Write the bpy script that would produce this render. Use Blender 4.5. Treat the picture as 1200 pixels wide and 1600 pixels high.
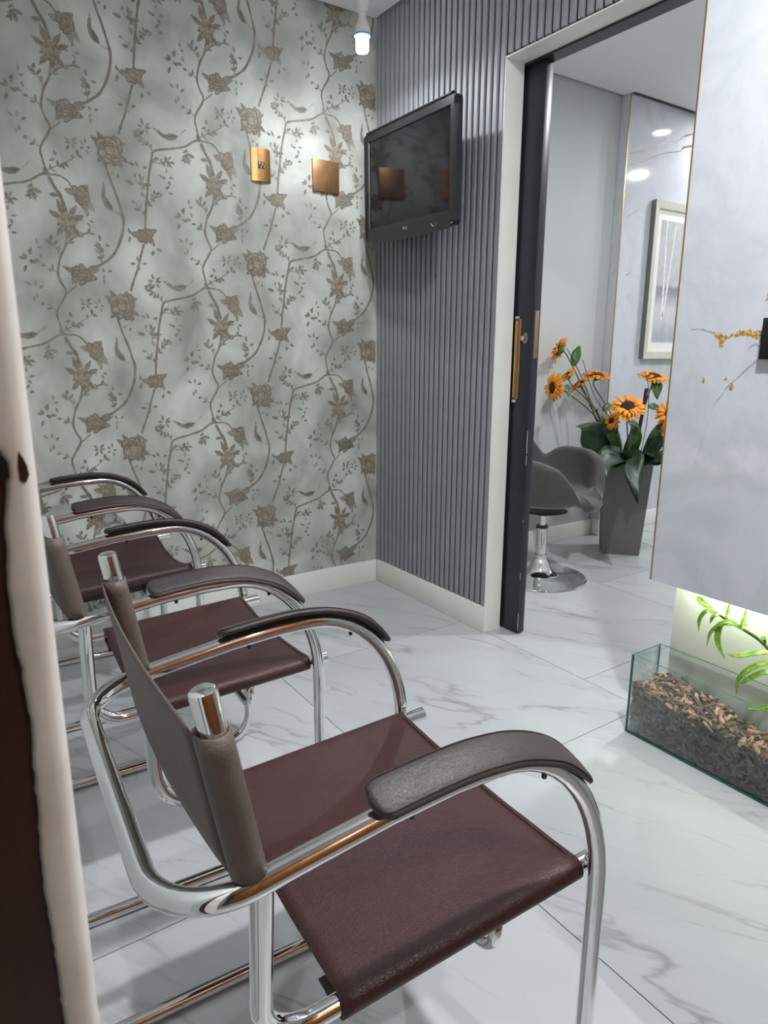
import bpy, bmesh, math, random
from mathutils import Vector, Matrix, Quaternion

for o in list(bpy.data.objects):
    bpy.data.objects.remove(o, do_unlink=True)
scene = bpy.context.scene
COL = scene.collection
PI = math.pi

# ------------------------------------------------------------------ camera
cam_d = bpy.data.cameras.new('camera')
cam = bpy.data.objects.new('camera', cam_d)
COL.objects.link(cam)
YAW, PITCH, ROLL = 0.5959, 0.2332, 0.0033
fw = Vector((math.sin(YAW) * math.cos(PITCH), math.cos(YAW) * math.cos(PITCH), -math.sin(PITCH)))
rt = Vector((math.cos(YAW), -math.sin(YAW), 0.0))
up = rt.cross(fw)
rt2 = rt * math.cos(ROLL) + up * math.sin(ROLL)
up2 = up * math.cos(ROLL) - rt * math.sin(ROLL)
m = Matrix((rt2, up2, -fw)).transposed().to_4x4()
m.translation = Vector((-1.8068, -2.7409, 1.1304))
cam.matrix_world = m
cam_d.sensor_fit = 'VERTICAL'
cam_d.sensor_height = 36.0
cam_d.lens = 1069.9 / 1600.0 * 36.0
cam_d.clip_start = 0.02
cam_d.dof.use_dof = True
cam_d.dof.focus_distance = 1.15
cam_d.dof.aperture_fstop = cam_d.lens / 1.6
scene.camera = cam

# ------------------------------------------------------------------ world, exposure
w = bpy.data.worlds.new('world')
scene.world = w
w.use_nodes = True
w.node_tree.nodes['Background'].inputs[0].default_value = (0.75, 0.8, 0.85, 1)
w.node_tree.nodes['Background'].inputs[1].default_value = 0.3
scene.view_settings.view_transform = 'Standard'
scene.view_settings.look = 'None'
scene.view_settings.exposure = 0.0
scene.view_settings.gamma = 1.0
scene.view_settings.use_curve_mapping = False
BULB = 90.0         # radiance of the LED rods of the bare bulbs
CORNER_CAP = 1600.0  # radiance of the downward LED ends of the bulbs
CENTRE = 1850.0       # ceiling downlight in the waiting room
HALL_FILL = 4600.0  # added fill bulb, unseen in the hall behind the camera
DOWN = 1250.0         # downlights of the next room
STRIP = 42.0         # LED strip behind the marble panel

rnd = random.Random(7)


# ------------------------------------------------------------------ materials
def srgb(r, g, b):
    def f(c):
        c /= 255.0
        return c / 12.92 if c <= 0.04045 else ((c + 0.055) / 1.055) ** 2.4
    return (f(r), f(g), f(b), 1.0)


class NT:
    def __init__(self, name):
        self.m = bpy.data.materials.new(name)
        self.m.use_nodes = True
        self.t = self.m.node_tree
        self.b = self.t.nodes['Principled BSDF']

    def n(self, typ, **kw):
        nd = self.t.nodes.new(typ)
        for k, v in kw.items():
            if k.startswith('i_'):
                nd.inputs[k[2:].replace('_', ' ')].default_value = v
            else:
                setattr(nd, k, v)
        return nd

    def l(self, a, b):
        self.t.links.new(a, b)

    def coord(self, kind='Object', scale=(1, 1, 1), rot=(0, 0, 0), loc=(0, 0, 0)):
        c = self.n('ShaderNodeTexCoord')
        mp = self.n('ShaderNodeMapping')
        mp.inputs['Scale'].default_value = scale
        mp.inputs['Rotation'].default_value = rot
        mp.inputs['Location'].default_value = loc
        self.l(c.outputs[kind], mp.inputs['Vector'])
        return mp.outputs['Vector']

    def world_pos(self, scale=(1, 1, 1), rot=(0, 0, 0), loc=(0, 0, 0)):
        g = self.n('ShaderNodeNewGeometry')
        mp = self.n('ShaderNodeMapping')
        mp.inputs['Scale'].default_value = scale
        mp.inputs['Rotation'].default_value = rot
        mp.inputs['Location'].default_value = loc
        self.l(g.outputs['Position'], mp.inputs['Vector'])
        return mp.outputs['Vector']

    def noise(self, vec, scale, detail=3.0, rough=0.5, dist=0.0, dims='3D', wv=None):
        nd = self.n('ShaderNodeTexNoise', noise_dimensions=dims)
        nd.inputs['Scale'].default_value = scale
        nd.inputs['Detail'].default_value = detail
        nd.inputs['Roughness'].default_value = rough
        nd.inputs['Distortion'].default_value = dist
        self.l(vec, nd.inputs['Vector'])
        if wv is not None:
            self.l(wv, nd.inputs['W'])
        return nd.outputs['Fac']

    def ramp(self, fac, stops, interp='LINEAR'):
        r = self.n('ShaderNodeValToRGB')
        r.color_ramp.interpolation = interp
        e = r.color_ramp.elements
        while len(e) < len(stops):
            e.new(0.5)
        for i, (p, c) in enumerate(stops):
            e[i].position = p
            e[i].color = c if len(c) == 4 else (*c, 1)
        self.l(fac, r.inputs['Fac'])
        return r.outputs['Color']

    def mix(self, fac, a, b, mode='MIX'):
        x = self.n('ShaderNodeMix', data_type='RGBA', blend_type=mode)
        for s, v in ((x.inputs[0], fac), (x.inputs[6], a), (x.inputs[7], b)):
            if isinstance(v, (int, float, tuple)):
                s.default_value = v
            else:
                self.l(v, s)
        return x.outputs[2]

    def math(self, op, a, b=None, c=None, clamp=False):
        x = self.n('ShaderNodeMath', operation=op, use_clamp=clamp)
        for s, v in zip(x.inputs, (a, b, c)):
            if v is None:
                continue
            if isinstance(v, (int, float)):
                s.default_value = v
            else:
                self.l(v, s)
        return x.outputs[0]

    def bump(self, h, strength=0.3, dist=0.002):
        b = self.n('ShaderNodeBump')
        b.inputs['Strength'].default_value = strength
        b.inputs['Distance'].default_value = dist
        self.l(h, b.inputs['Height'])
        self.l(b.outputs['Normal'], self.b.inputs['Normal'])

    def set(self, **kw):
        for k, v in kw.items():
            s = self.b.inputs[k.replace('_', ' ')]
            if isinstance(v, (int, float, tuple)):
                s.default_value = v
            else:
                self.l(v, s)
        return self


M = {}


def plain(name, col, rough=0.5, metal=0.0, noise_amt=0.06, noise_scale=30.0, bump=0.0, bump_scale=200.0, spec=0.5, coat=0.0):
    t = NT(name)
    v = t.coord('Object')
    f = t.noise(v, noise_scale, 4)
    lo = tuple(max(0, c * (1 - noise_amt)) for c in col[:3]) + (1,)
    hi = tuple(min(1, c * (1 + noise_amt)) for c in col[:3]) + (1,)
    t.set(Base_Color=t.ramp(f, [(0.3, lo), (0.7, hi)]), Roughness=rough, Metallic=metal)
    t.b.inputs['Specular IOR Level'].default_value = spec
    t.b.inputs['Coat Weight'].default_value = coat
    if bump:
        t.bump(t.noise(v, bump_scale, 3), bump, 0.001)
    M[name] = t.m
    return t.m


def emit(name, col, strength):
    t = NT(name)
    t.set(Base_Color=(0.8, 0.8, 0.8, 1), Emission_Color=col, Emission_Strength=strength)
    M[name] = t.m
    return t.m


plain('cream_paint', srgb(238, 238, 231), 0.45, noise_amt=0.03, noise_scale=6)
plain('white_paint', srgb(188, 191, 190), 0.6, noise_amt=0.02, noise_scale=3, bump=0.05)
plain('ceiling_paint', srgb(226, 225, 227), 0.8, noise_amt=0.02, noise_scale=3, bump=0.05)
plain('hall_paint', srgb(205, 206, 198), 0.8, noise_amt=0.02)
plain('grey_slat', srgb(148, 150, 154), 0.5, noise_amt=0.04, noise_scale=14, bump=0.08, bump_scale=400)
plain('groove_dark', srgb(48, 50, 56), 0.6)
plain('black_lacquer', srgb(36, 38, 44), 0.35, noise_amt=0.12, noise_scale=20)
plain('chip_wear', srgb(190, 190, 186), 0.6)
plain('brass_satin', srgb(206, 160, 92), 0.28, 1.0, 0.05, 40)
plain('brass_worn', srgb(164, 136, 112), 0.45, 0.8, 0.12, 60)
plain('gold_trim', srgb(196, 168, 112), 0.3, 0.9, 0.05, 30)
plain('nickel', srgb(205, 205, 200), 0.25, 1.0, 0.03)
plain('tv_black', srgb(24, 24, 27), 0.32, noise_amt=0.05)
plain('plastic_black', srgb(18, 18, 20), 0.4)
plain('rubber_black', srgb(22, 20, 20), 0.7)
plain('white_plastic', srgb(228, 226, 224), 0.4, noise_amt=0.02)
plain('blue_plastic', srgb(110, 190, 225), 0.35, noise_amt=0.03)
plain('stitch', srgb(40, 30, 29), 0.8)
plain('planter_grey', srgb(112, 111, 109), 0.75, noise_amt=0.1, noise_scale=160, bump=0.25, bump_scale=300)
plain('soil', srgb(40, 34, 30), 0.95, noise_amt=0.3, noise_scale=60, bump=0.6)
plain('flower_disc', srgb(48, 30, 22), 0.9, noise_amt=0.4, noise_scale=260, bump=0.6, bump_scale=500)
plain('flower_calyx', srgb(70, 98, 48), 0.6, noise_amt=0.2, noise_scale=60)
plain('stem_green', srgb(66, 74, 40), 0.6, noise_amt=0.2, noise_scale=60)
plain('stem_dark', srgb(40, 36, 30), 0.7, noise_amt=0.2, noise_scale=60)
plain('frame_silver', srgb(206, 202, 188), 0.38, 0.15, 0.05, 25)
plain('frame_side', srgb(120, 118, 116), 0.4, 0.3, 0.05, 25)
plain('mat_board', srgb(236, 236, 230), 0.8, noise_amt=0.01)
plain('birch', srgb(226, 226, 226), 0.8, noise_amt=0.25, noise_scale=90)
plain('velvet_grey', srgb(76, 73, 74), 0.85, noise_amt=0.08, noise_scale=25, bump=0.15, bump_scale=900)
M['velvet_grey'].node_tree.nodes['Principled BSDF'].inputs['Sheen Weight'].default_value = 0.6
M['velvet_grey'].node_tree.nodes['Principled BSDF'].inputs['Sheen Roughness'].default_value = 0.4
plain('outlet_dark', srgb(60, 48, 34), 0.5)
plain('bark_core', srgb(50, 42, 40), 0.95, noise_amt=0.3, noise_scale=60)
plain('led_board', srgb(240, 240, 235), 0.5)
plain('tile_grout', srgb(164, 155, 150), 0.9)
emit('led_white', (0.93, 0.96, 1.0, 1), BULB)
emit('cap_corner', (0.93, 0.96, 1.0, 1), CORNER_CAP)
emit('centre_glow', (0.95, 0.97, 1.0, 1), CENTRE)
emit('cap_hall_fill', (0.98, 0.99, 1.0, 1), HALL_FILL)
emit('downlight_glow', (0.95, 0.97, 1.0, 1), DOWN)
emit('downlight_dim', (0.95, 0.97, 1.0, 1), DOWN * 0.22)
emit('strip_glow', (0.9, 1.0, 0.72, 1), STRIP)


def mat_chrome():
    t = NT('chrome')
    f = t.noise(t.coord('Object'), 60, 3)
    t.set(Base_Color=(0.82, 0.83, 0.83, 1), Metallic=1.0, Roughness=t.math('MULTIPLY_ADD', f, 0.04, 0.02))
    M['chrome'] = t.m


mat_chrome()


def mat_brushed():
    t = NT('brushed_copper')
    f = t.noise(t.coord('Object', (4, 4, 500)), 3, 3)
    c = t.ramp(f, [(0.25, srgb(150, 112, 70)), (0.75, srgb(190, 146, 92))])
    t.set(Base_Color=c, Metallic=0.85, Roughness=0.36)
    M['brushed_copper'] = t.m
    t = NT('satin_copper')
    f = t.noise(t.coord('Object'), 18, 5, 0.6)
    c = t.ramp(f, [(0.3, srgb(146, 110, 80)), (0.7, srgb(182, 140, 98))])
    t.set(Base_Color=c, Metallic=0.75, Roughness=0.42)
    M['satin_copper'] = t.m


mat_brushed()


def mat_leather(name, c1, c2, rough, grain=0.35, scale=170.0, wr=0.25):
    t = NT(name)
    v = t.coord('Object')
    big = t.noise(v, 9, 4, 0.6)
    t.set(Base_Color=t.ramp(big, [(0.3, c1), (0.72, c2)]))
    fine = t.n('ShaderNodeTexVoronoi', feature='DISTANCE_TO_EDGE')
    fine.inputs['Scale'].default_value = scale
    t.l(v, fine.inputs['Vector'])
    wrk = t.noise(t.coord('Object', (1, 2.2, 1)), 42, 4, 0.6, 1.6)
    h = t.math('ADD', t.math('MULTIPLY', t.math('MINIMUM', fine.outputs['Distance'], 0.12), 3.0), t.math('MULTIPLY', wrk, wr * 6))
    t.bump(h, grain, 0.0012)
    t.set(Roughness=t.math('MULTIPLY_ADD', big, 0.18, rough - 0.09))
    M[name] = t.m


mat_leather('leather_seat', srgb(56, 32, 32), srgb(70, 42, 41), 0.43, 0.5)
M['leather_seat'].node_tree.nodes['Principled BSDF'].inputs['Specular IOR Level'].default_value = 0.42
mat_leather('leather_back', srgb(80, 68, 62), srgb(100, 88, 80), 0.5)
mat_leather('leather_pad', srgb(50, 43, 41), srgb(70, 62, 60), 0.5, 0.3, 220, 0.5)


def mat_floor():
    t = NT('marble_floor')
    oi = t.n('ShaderNodeObjectInfo')
    rw = t.math('MULTIPLY', oi.outputs['Random'], 37.0)
    v = t.world_pos((1.0, 1.0, 1.0), (0, 0, math.radians(58)))
    st = t.n('ShaderNodeMapping')
    st.inputs['Scale'].default_value = (0.75, 4.0, 1.0)
    t.l(v, st.inputs['Vector'])
    vec = st.outputs['Vector']

    def vein(scale, width, dist, off):
        w_ = t.math('ADD', rw, off)
        f = t.noise(vec, scale, 5, 0.48, dist, '4D', w_)
        d = t.math('ABSOLUTE', t.math('SUBTRACT', f, 0.5))
        return t.math('SUBTRACT', 1.0, t.math('DIVIDE', d, width), clamp=True)
    mask = t.noise(vec, 1.7, 3, 0.5, 0.0, '4D', t.math('ADD', rw, 9.1))
    mask = t.ramp(mask, [(0.42, (0, 0, 0)), (0.58, (1, 1, 1))])
    mask2 = t.noise(vec, 2.6, 3, 0.5, 0.0, '4D', t.math('ADD', rw, 4.7))
    mask2 = t.ramp(mask2, [(0.45, (0, 0, 0)), (0.6, (1, 1, 1))])
    v1 = t.math('MULTIPLY', t.math('POWER', vein(1.35, 0.014, 0.3, 0.0), 1.2), mask)
    v2 = t.math('MULTIPLY', t.math('POWER', vein(2.2, 0.010, 0.4, 21.0), 1.1), mask2)
    soft = t.math('MULTIPLY', t.math('POWER', vein(1.35, 0.10, 0.3, 0.0), 2.0), mask)
    base = t.ramp(t.noise(vec, 1.0, 3, 0.5, 0.0, '4D', rw), [(0.3, srgb(183, 185, 186)), (0.7, srgb(196, 198, 199))])
    c = t.mix(t.math('MULTIPLY', soft, 0.22), base, srgb(166, 165, 168))
    c = t.mix(t.math('MULTIPLY', v2, 0.42), c, srgb(132, 126, 128))
    c = t.mix(t.math('MULTIPLY', v1, 0.58), c, srgb(122, 116, 119))
    t.set(Base_Color=c, Roughness=0.3)
    t.b.inputs['Specular IOR Level'].default_value = 0.4
    M['marble_floor'] = t.m


mat_floor()


def mat_onyx(name, rot, seed, gold=True, rough=0.12, dark=1.0):
    t = NT(name)
    v = t.world_pos((1, 1, 1), rot, (seed, seed * 0.7, seed * 1.3))
    cloud = t.noise(v, 2.6, 6, 0.6, 0.7)
    c = t.ramp(cloud, [(0.28, srgb(190, 193, 200)), (0.45, srgb(208, 209, 217)), (0.56, srgb(198, 201, 206)), (0.72, srgb(220, 220, 226))])
    w2 = t.noise(v, 1.5, 5, 0.6, 1.5)
    lines = t.math('PINGPONG', t.math('MULTIPLY', w2, 7.0), 0.5)
    lines = t.math('SUBTRACT', 1.0, t.math('DIVIDE', lines, 0.05), clamp=True)
    c = t.mix(t.math('MULTIPLY', lines, 0.14), c, srgb(232, 232, 234))
    if gold:
        f = t.noise(v, 0.9, 7, 0.62, 0.4)
        d = t.math('ABSOLUTE', t.math('SUBTRACT', f, 0.5))
        vn = t.math('SUBTRACT', 1.0, t.math('DIVIDE', d, 0.012), clamp=True)
        mk = t.ramp(t.noise(v, 3.0, 3), [(0.5, (0, 0, 0)), (0.6, (1, 1, 1))])
        spk = t.ramp(t.noise(v, 90, 3), [(0.4, srgb(70, 58, 50)), (0.6, srgb(170, 130, 70))])
        c = t.mix(t.math('MULTIPLY', t.math('MULTIPLY', vn, mk), 0.85), c, spk)
    t.set(Base_Color=c, Roughness=rough)
    t.b.inputs['Specular IOR Level'].default_value = 0.5
    M[name] = t.m


mat_onyx('onyx_panel', (0, 0, 0), 3.1, False, 0.5)
mat_onyx('onyx_far', (0, math.radians(20), 0), 8.4, False, 0.06)
mat_onyx('stone_edge', (0, 0, 0), 5.0, False, 0.3)


def mat_gold_flake():
    t = NT('gold_flake')
    v = t.world_pos()
    f = t.noise(v, 130, 4, 0.7)
    c = t.ramp(f, [(0.32, srgb(96, 64, 22)), (0.5, srgb(198, 152, 44)), (0.66, srgb(226, 200, 110)), (0.8, srgb(236, 226, 190))])
    t.set(Base_Color=c, Roughness=0.4, Metallic=0.2)
    M['gold_flake'] = t.m
    t = NT('vein_grey')
    f = t.noise(v if False else t.world_pos(), 60, 4, 0.7)
    t.set(Base_Color=t.ramp(f, [(0.35, srgb(150, 146, 150)), (0.65, srgb(196, 194, 196))]), Roughness=0.4)
    M['vein_grey'] = t.m


plain('vein_brown', srgb(120, 100, 84), 0.3, noise_amt=0.5, noise_scale=70)
mat_gold_flake()


def mat_wallpaper():
    t = NT('wallpaper_ground')
    v = t.world_pos((1, 1, 0.8))
    big = t.noise(v, 4.2, 5, 0.5, 0.4)
    c = t.ramp(big, [(0.33, srgb(152, 153, 145)), (0.48, srgb(182, 184, 176)), (0.66, srgb(212, 214, 207))])
    thr = t.noise(t.world_pos((40, 40, 400)), 6, 2)
    thr2 = t.noise(t.world_pos((500, 500, 30)), 6, 2)
    th = t.math('ADD', thr, thr2)
    c = t.mix(0.22, c, t.ramp(t.math('MULTIPLY', th, 0.5), [(0.3, (0.25, 0.25, 0.24)), (0.7, (0.6, 0.6, 0.58))]), 'OVERLAY')
    t.set(Base_Color=c, Roughness=0.7)
    M['wallpaper_ground'] = t.m
    t = NT('wallpaper_ink')
    a = t.n('ShaderNodeAttribute', attribute_name='ink')
    f = t.noise(t.world_pos(), 130, 4, 0.65)
    c = t.mix(1.0, a.outputs['Color'], t.ramp(f, [(0.3, (0.72, 0.72, 0.72)), (0.7, (1.25, 1.22, 1.18))]), 'MULTIPLY')
    f2 = t.noise(t.world_pos((1, 1, 1), (0, 0, 0), (5, 5, 5)), 24, 4, 0.6)
    fade = t.ramp(f2, [(0.4, (0.08, 0.08, 0.08)), (0.75, (0.42, 0.42, 0.42))])
    c = t.mix(fade, c, srgb(180, 182, 174))
    t.set(Base_Color=c, Roughness=0.7)
    M['wallpaper_ink'] = t.m


mat_wallpaper()


def mat_wood(name, c1, c2, scale, rough, axis=(12, 12, 0.8)):
    t = NT(name)
    f = t.noise(t.coord('Object', axis), scale, 5, 0.6, 0.6)
    t.set(Base_Color=t.ramp(f, [(0.3, c1), (0.7, c2)]), Roughness=rough)
    M[name] = t.m


mat_wood('dark_wood', srgb(30, 14, 10), srgb(62, 34, 24), 3, 0.4)
mat_wood('warm_wood', srgb(150, 92, 44), srgb(196, 130, 70), 2, 0.4)


def mat_jamb():
    t = NT('jamb_cream')
    v = t.coord('Object')
    f = t.noise(v, 14, 4, 0.6)
    c = t.ramp(f, [(0.3, srgb(202, 196, 190)), (0.6, srgb(220, 216, 210))])
    f2 = t.noise(t.coord('Object', (1, 1, 0.5)), 55, 4, 0.7)
    c = t.mix(t.ramp(f2, [(0.7, (0, 0, 0)), (0.78, (0.6, 0.6, 0.6))]), c, srgb(120, 96, 80))
    t.set(Base_Color=c, Roughness=0.5)
    t.bump(f2, 0.15, 0.002)
    M['jamb_cream'] = t.m


mat_jamb()


def mat_glass():
    t = NT('clear_glass')
    tr = t.n('ShaderNodeBsdfTransparent')
    tr.inputs['Color'].default_value = (0.965, 0.985, 0.978, 1)
    gl = t.n('ShaderNodeBsdfGlossy')
    gl.inputs['Roughness'].default_value = 0.01
    gl.inputs['Color'].default_value = (0.95, 1.0, 0.98, 1)
    fr = t.n('ShaderNodeFresnel')
    fr.inputs['IOR'].default_value = 1.45
    mx = t.n('ShaderNodeMixShader')
    t.l(t.math('MULTIPLY_ADD', fr.outputs['Fac'], 0.45, 0.005), mx.inputs[0])
    t.l(tr.outputs[0], mx.inputs[1])
    t.l(gl.outputs[0], mx.inputs[2])
    t.l(mx.outputs[0], t.t.nodes['Material Output'].inputs['Surface'])
    M['clear_glass'] = t.m
    t = NT('glass_edge')
    f = t.noise(t.coord('Object'), 40, 2)
    t.set(Base_Color=t.ramp(f, [(0.3, srgb(34, 78, 68)), (0.7, srgb(56, 108, 95))]), Roughness=0.15)
    M['glass_edge'] = t.m


mat_glass()


def mat_screen():
    t = NT('tv_screen')
    f = t.noise(t.coord('Object'), 5, 2)
    t.set(Base_Color=t.ramp(f, [(0.3, srgb(17, 17, 20)), (0.7, srgb(22, 22, 25))]), Roughness=0.09)
    t.b.inputs['Specular IOR Level'].default_value = 0.28
    M['tv_screen'] = t.m


mat_screen()


def mat_leafy(name, c1, c2, c3, rough=0.4, scale=28.0):
    t = NT(name)
    v = t.coord('Object')
    f = t.noise(v, scale, 4, 0.6, 0.5)
    t.set(Base_Color=t.ramp(f, [(0.3, c1), (0.55, c2), (0.78, c3)]), Roughness=rough)
    t.bump(t.noise(v, 90, 3), 0.3, 0.002)
    M[name] = t.m


mat_leafy('leaf_dark', srgb(22, 40, 26), srgb(38, 62, 38), srgb(60, 86, 58))
mat_leafy('leaf_mid', srgb(48, 76, 36), srgb(72, 104, 50), srgb(108, 132, 80))
mat_leafy('leaf_variegated', srgb(70, 120, 34), srgb(126, 166, 50), srgb(206, 214, 110), 0.45, 60)
mat_leafy('petal_orange', srgb(242, 130, 16), srgb(252, 168, 34), srgb(255, 200, 80), 0.6, 18)


def mat_bark():
    t = NT('bark')
    a = t.n('ShaderNodeAttribute', attribute_name='tone')
    f = t.noise(t.coord('Object', (1, 1, 1)), 140, 4, 0.65)
    c = t.mix(1.0, a.outputs['Color'], t.ramp(f, [(0.3, (0.6, 0.6, 0.6)), (0.7, (1.3, 1.28, 1.25))]), 'MULTIPLY')
    t.set(Base_Color=c, Roughness=0.85)
    M['bark'] = t.m


mat_bark()


def mat_print():
    t = NT('birch_print')
    v = t.coord('Object')
    s = t.n('ShaderNodeSeparateXYZ')
    t.l(v, s.inputs[0])
    n1 = t.noise(t.coord('Object', (1, 1, 0.5)), 26, 5, 0.65)
    z = t.math('ADD', s.outputs['Z'], t.math('MULTIPLY', n1, 0.03))
    g = t.ramp(t.math('ADD', z, 0.5), [(0.10, srgb(176, 178, 186)), (0.17, srgb(198, 198, 202)), (0.30, srgb(206, 206, 206)), (0.42, srgb(150, 150, 160)), (0.47, srgb(138, 138, 148)), (0.5, srgb(188, 188, 190)), (0.9, srgb(184, 184, 184))])
    c = t.mix(0.35, g, t.ramp(n1, [(0.35, (0.4, 0.4, 0.4)), (0.7, (0.75, 0.75, 0.75))]), 'OVERLAY')
    t.set(Base_Color=c, Roughness=0.25)
    M['birch_print'] = t.m


mat_print()


# ------------------------------------------------------------------ geometry helpers
def finish(name, bm, mat, parent=None, smooth=False, loc=None):
    me = bpy.data.meshes.new(name)
    bmesh.ops.recalc_face_normals(bm, faces=bm.faces)
    bm.to_mesh(me)
    bm.free()
    if smooth:
        for p in me.polygons:
            p.use_smooth = True
    mats = mat if isinstance(mat, (list, tuple)) else [mat]
    for k in mats:
        me.materials.append(M[k] if isinstance(k, str) else k)
    o = bpy.data.objects.new(name, me)
    COL.objects.link(o)
    if parent is not None:
        o.parent = parent
    if loc is not None:
        o.location = loc
    return o


def sharp(o, ang=35):
    for p in o.data.polygons:
        p.use_smooth = True
    o.data.set_sharp_from_angle(angle=math.radians(ang))
    return o


def tag(o, label, cat, group=None, kind=None):
    o['label'] = label
    if cat:
        o['category'] = cat
    if group:
        o['group'] = group
    if kind:
        o['kind'] = kind
    return o


def thing(name, label, cat, loc=(0, 0, 0), rotz=0.0, group=None, kind=None):
    o = bpy.data.objects.new(name, None)
    COL.objects.link(o)
    o.empty_display_size = 0.1
    o.location = loc
    o.rotation_euler = (0, 0, rotz)
    return tag(o, label, cat, group, kind)


def box(bm, x0, x1, y0, y1, z0, z1, mi=0):
    vs = [bm.verts.new(c) for c in ((x0, y0, z0), (x1, y0, z0), (x1, y1, z0), (x0, y1, z0), (x0, y0, z1), (x1, y0, z1), (x1, y1, z1), (x0, y1, z1))]
    fs = []
    for q in ((0, 3, 2, 1), (4, 5, 6, 7), (0, 1, 5, 4), (1, 2, 6, 5), (2, 3, 7, 6), (3, 0, 4, 7)):
        f = bm.faces.new([vs[i] for i in q])
        f.material_index = mi
        fs.append(f)
    return vs, fs


def boxo(name, b, mat, parent=None, bev=0.0, seg=2):
    bm = bmesh.new()
    box(bm, *b)
    if bev:
        bmesh.ops.bevel(bm, geom=list(bm.edges), offset=bev, segments=seg, affect='EDGES', profile=0.5)
    o = finish(name, bm, mat, parent)
    if bev:
        sharp(o, 40)
    return o


def struct(name, bm_or_box, mat, label, cat, parent=None, bev=0.0):
    o = boxo(name, bm_or_box, mat, parent, bev) if isinstance(bm_or_box, tuple) else finish(name, bm_or_box, mat, parent)
    if parent is None:
        tag(o, label, cat, kind='structure')
    return o


def tube(bm, pts, r, seg=14, closed=False, caps=True):
    """sweep a circle along pts (parallel transport); r scalar or list"""
    P = [Vector(p) for p in pts]
    n = len(P)
    R_ = r if isinstance(r, (list, tuple)) else [r] * n
    tan = []
    for i in range(n):
        a = P[(i - 1) % n] if (closed or i > 0) else P[i]
        b = P[(i + 1) % n] if (closed or i < n - 1) else P[i]
        tan.append((b - a).normalized())
    nrm = tan[0].orthogonal().normalized()
    rings, norms = [], []
    for i in range(n):
        if i > 0:
            q = tan[i - 1].rotation_difference(tan[i])
            nrm = (q @ nrm)
            nrm = (nrm - tan[i] * nrm.dot(tan[i])).normalized()
        norms.append(nrm.copy())
    twist = 0.0
    if closed:
        q = tan[-1].rotation_difference(tan[0])
        e = q @ norms[-1]
        twist = math.atan2(tan[0].dot(e.cross(norms[0])), e.dot(norms[0]))
    for i in range(n):
        bi = tan[i].cross(norms[i])
        a0 = twist * i / n
        rings.append([bm.verts.new(P[i] + (norms[i] * math.cos(a0 + 2 * PI * k / seg) + bi * math.sin(a0 + 2 * PI * k / seg)) * R_[i]) for k in range(seg)])
    for i in range(n if closed else n - 1):
        A, B = rings[i], rings[(i + 1) % n]
        for k in range(seg):
            f = bm.faces.new((A[k], A[(k + 1) % seg], B[(k + 1) % seg], B[k]))
            f.smooth = True
    if caps and not closed:
        bm.faces.new(rings[0][::-1])
        bm.faces.new(rings[-1])
    return rings


def fillet(pts, rad, n=8, closed=False):
    P = [Vector(p) for p in pts]
    N = len(P)
    out = []
    for i in range(N):
        r = rad[i]
        if r <= 0 or (not closed and i in (0, N - 1)):
            out.append(P[i])
            continue
        a = (P[i - 1] - P[i]).normalized()
        b = (P[(i + 1) % N] - P[i]).normalized()
        ang = a.angle(b)
        d = r / math.tan(ang / 2)
        c = P[i] + (a + b).normalized() * (r / math.sin(ang / 2))
        s, e = P[i] + a * d - c, P[i] + b * d - c
        tot = s.angle(e)
        ax = s.cross(e).normalized()
        for k in range(n + 1):
            out.append(c + Quaternion(ax, tot * k / n) @ s)
    return out


def catmull(pts, n=6):
    P = [Vector(p) for p in pts]
    P = [P[0] * 2 - P[1]] + P + [P[-1] * 2 - P[-2]]
    out = []
    for i in range(1, len(P) - 2):
        for k in range(n):
            t = k / n
            a, b, c, d = P[i - 1:i + 3]
            out.append(0.5 * ((2 * b) + (c - a) * t + (2 * a - 5 * b + 4 * c - d) * t * t + (3 * b - a - 3 * c + d) * t ** 3))
    out.append(P[-2])
    return out


def lathe(bm, prof, seg=24, cx=0.0, cy=0.0, mi=0):
    rings = []
    for r, z in prof:
        if r < 1e-6:
            rings.append([bm.verts.new((cx, cy, z))])
        else:
            rings.append([bm.verts.new((cx + r * math.cos(2 * PI * k / seg), cy + r * math.sin(2 * PI * k / seg), z)) for k in range(seg)])
    for A, B in zip(rings, rings[1:]):
        for k in range(seg):
            k2 = (k + 1) % seg
            if len(A) == 1 and len(B) == 1:
                continue
            if len(A) == 1:
                f = bm.faces.new((A[0], B[k], B[k2]))
            elif len(B) == 1:
                f = bm.faces.new((A[k], A[k2], B[0]))
            else:
                f = bm.faces.new((A[k], A[k2], B[k2], B[k]))
            f.smooth = True
            f.material_index = mi
    return rings


def grid(bm, rows, flip=False):
    V = [[bm.verts.new(p) for p in r] for r in rows]
    for a, b in zip(V, V[1:]):
        for i in range(len(a) - 1):
            f = bm.faces.new((a[i], a[i + 1], b[i + 1], b[i]) if not flip else (a[i], b[i], b[i + 1], a[i + 1]))
            f.smooth = True
    return V


def dup(root, loc, rotz, skip=()):
    r = root.copy()
    COL.objects.link(r)
    r.location = loc
    r.rotation_euler = (0, 0, rotz)
    for ch in list(root.children):
        if ch.name.split('.')[0] in skip:
            continue
        c = ch.copy()
        COL.objects.link(c)
        c.parent = r
        for g in ch.children:
            d = g.copy()
            COL.objects.link(d)
            d.parent = c
    return r


# ================================================================== THE ROOMS
H = 2.475            # ceiling
Hd = 2.10            # door head
YD0, YD1 = -0.80, -1.63   # door opening in the slatted wall
XL, XR = -1.80, 3.70
YF = -2.42           # front wall (room side)

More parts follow.
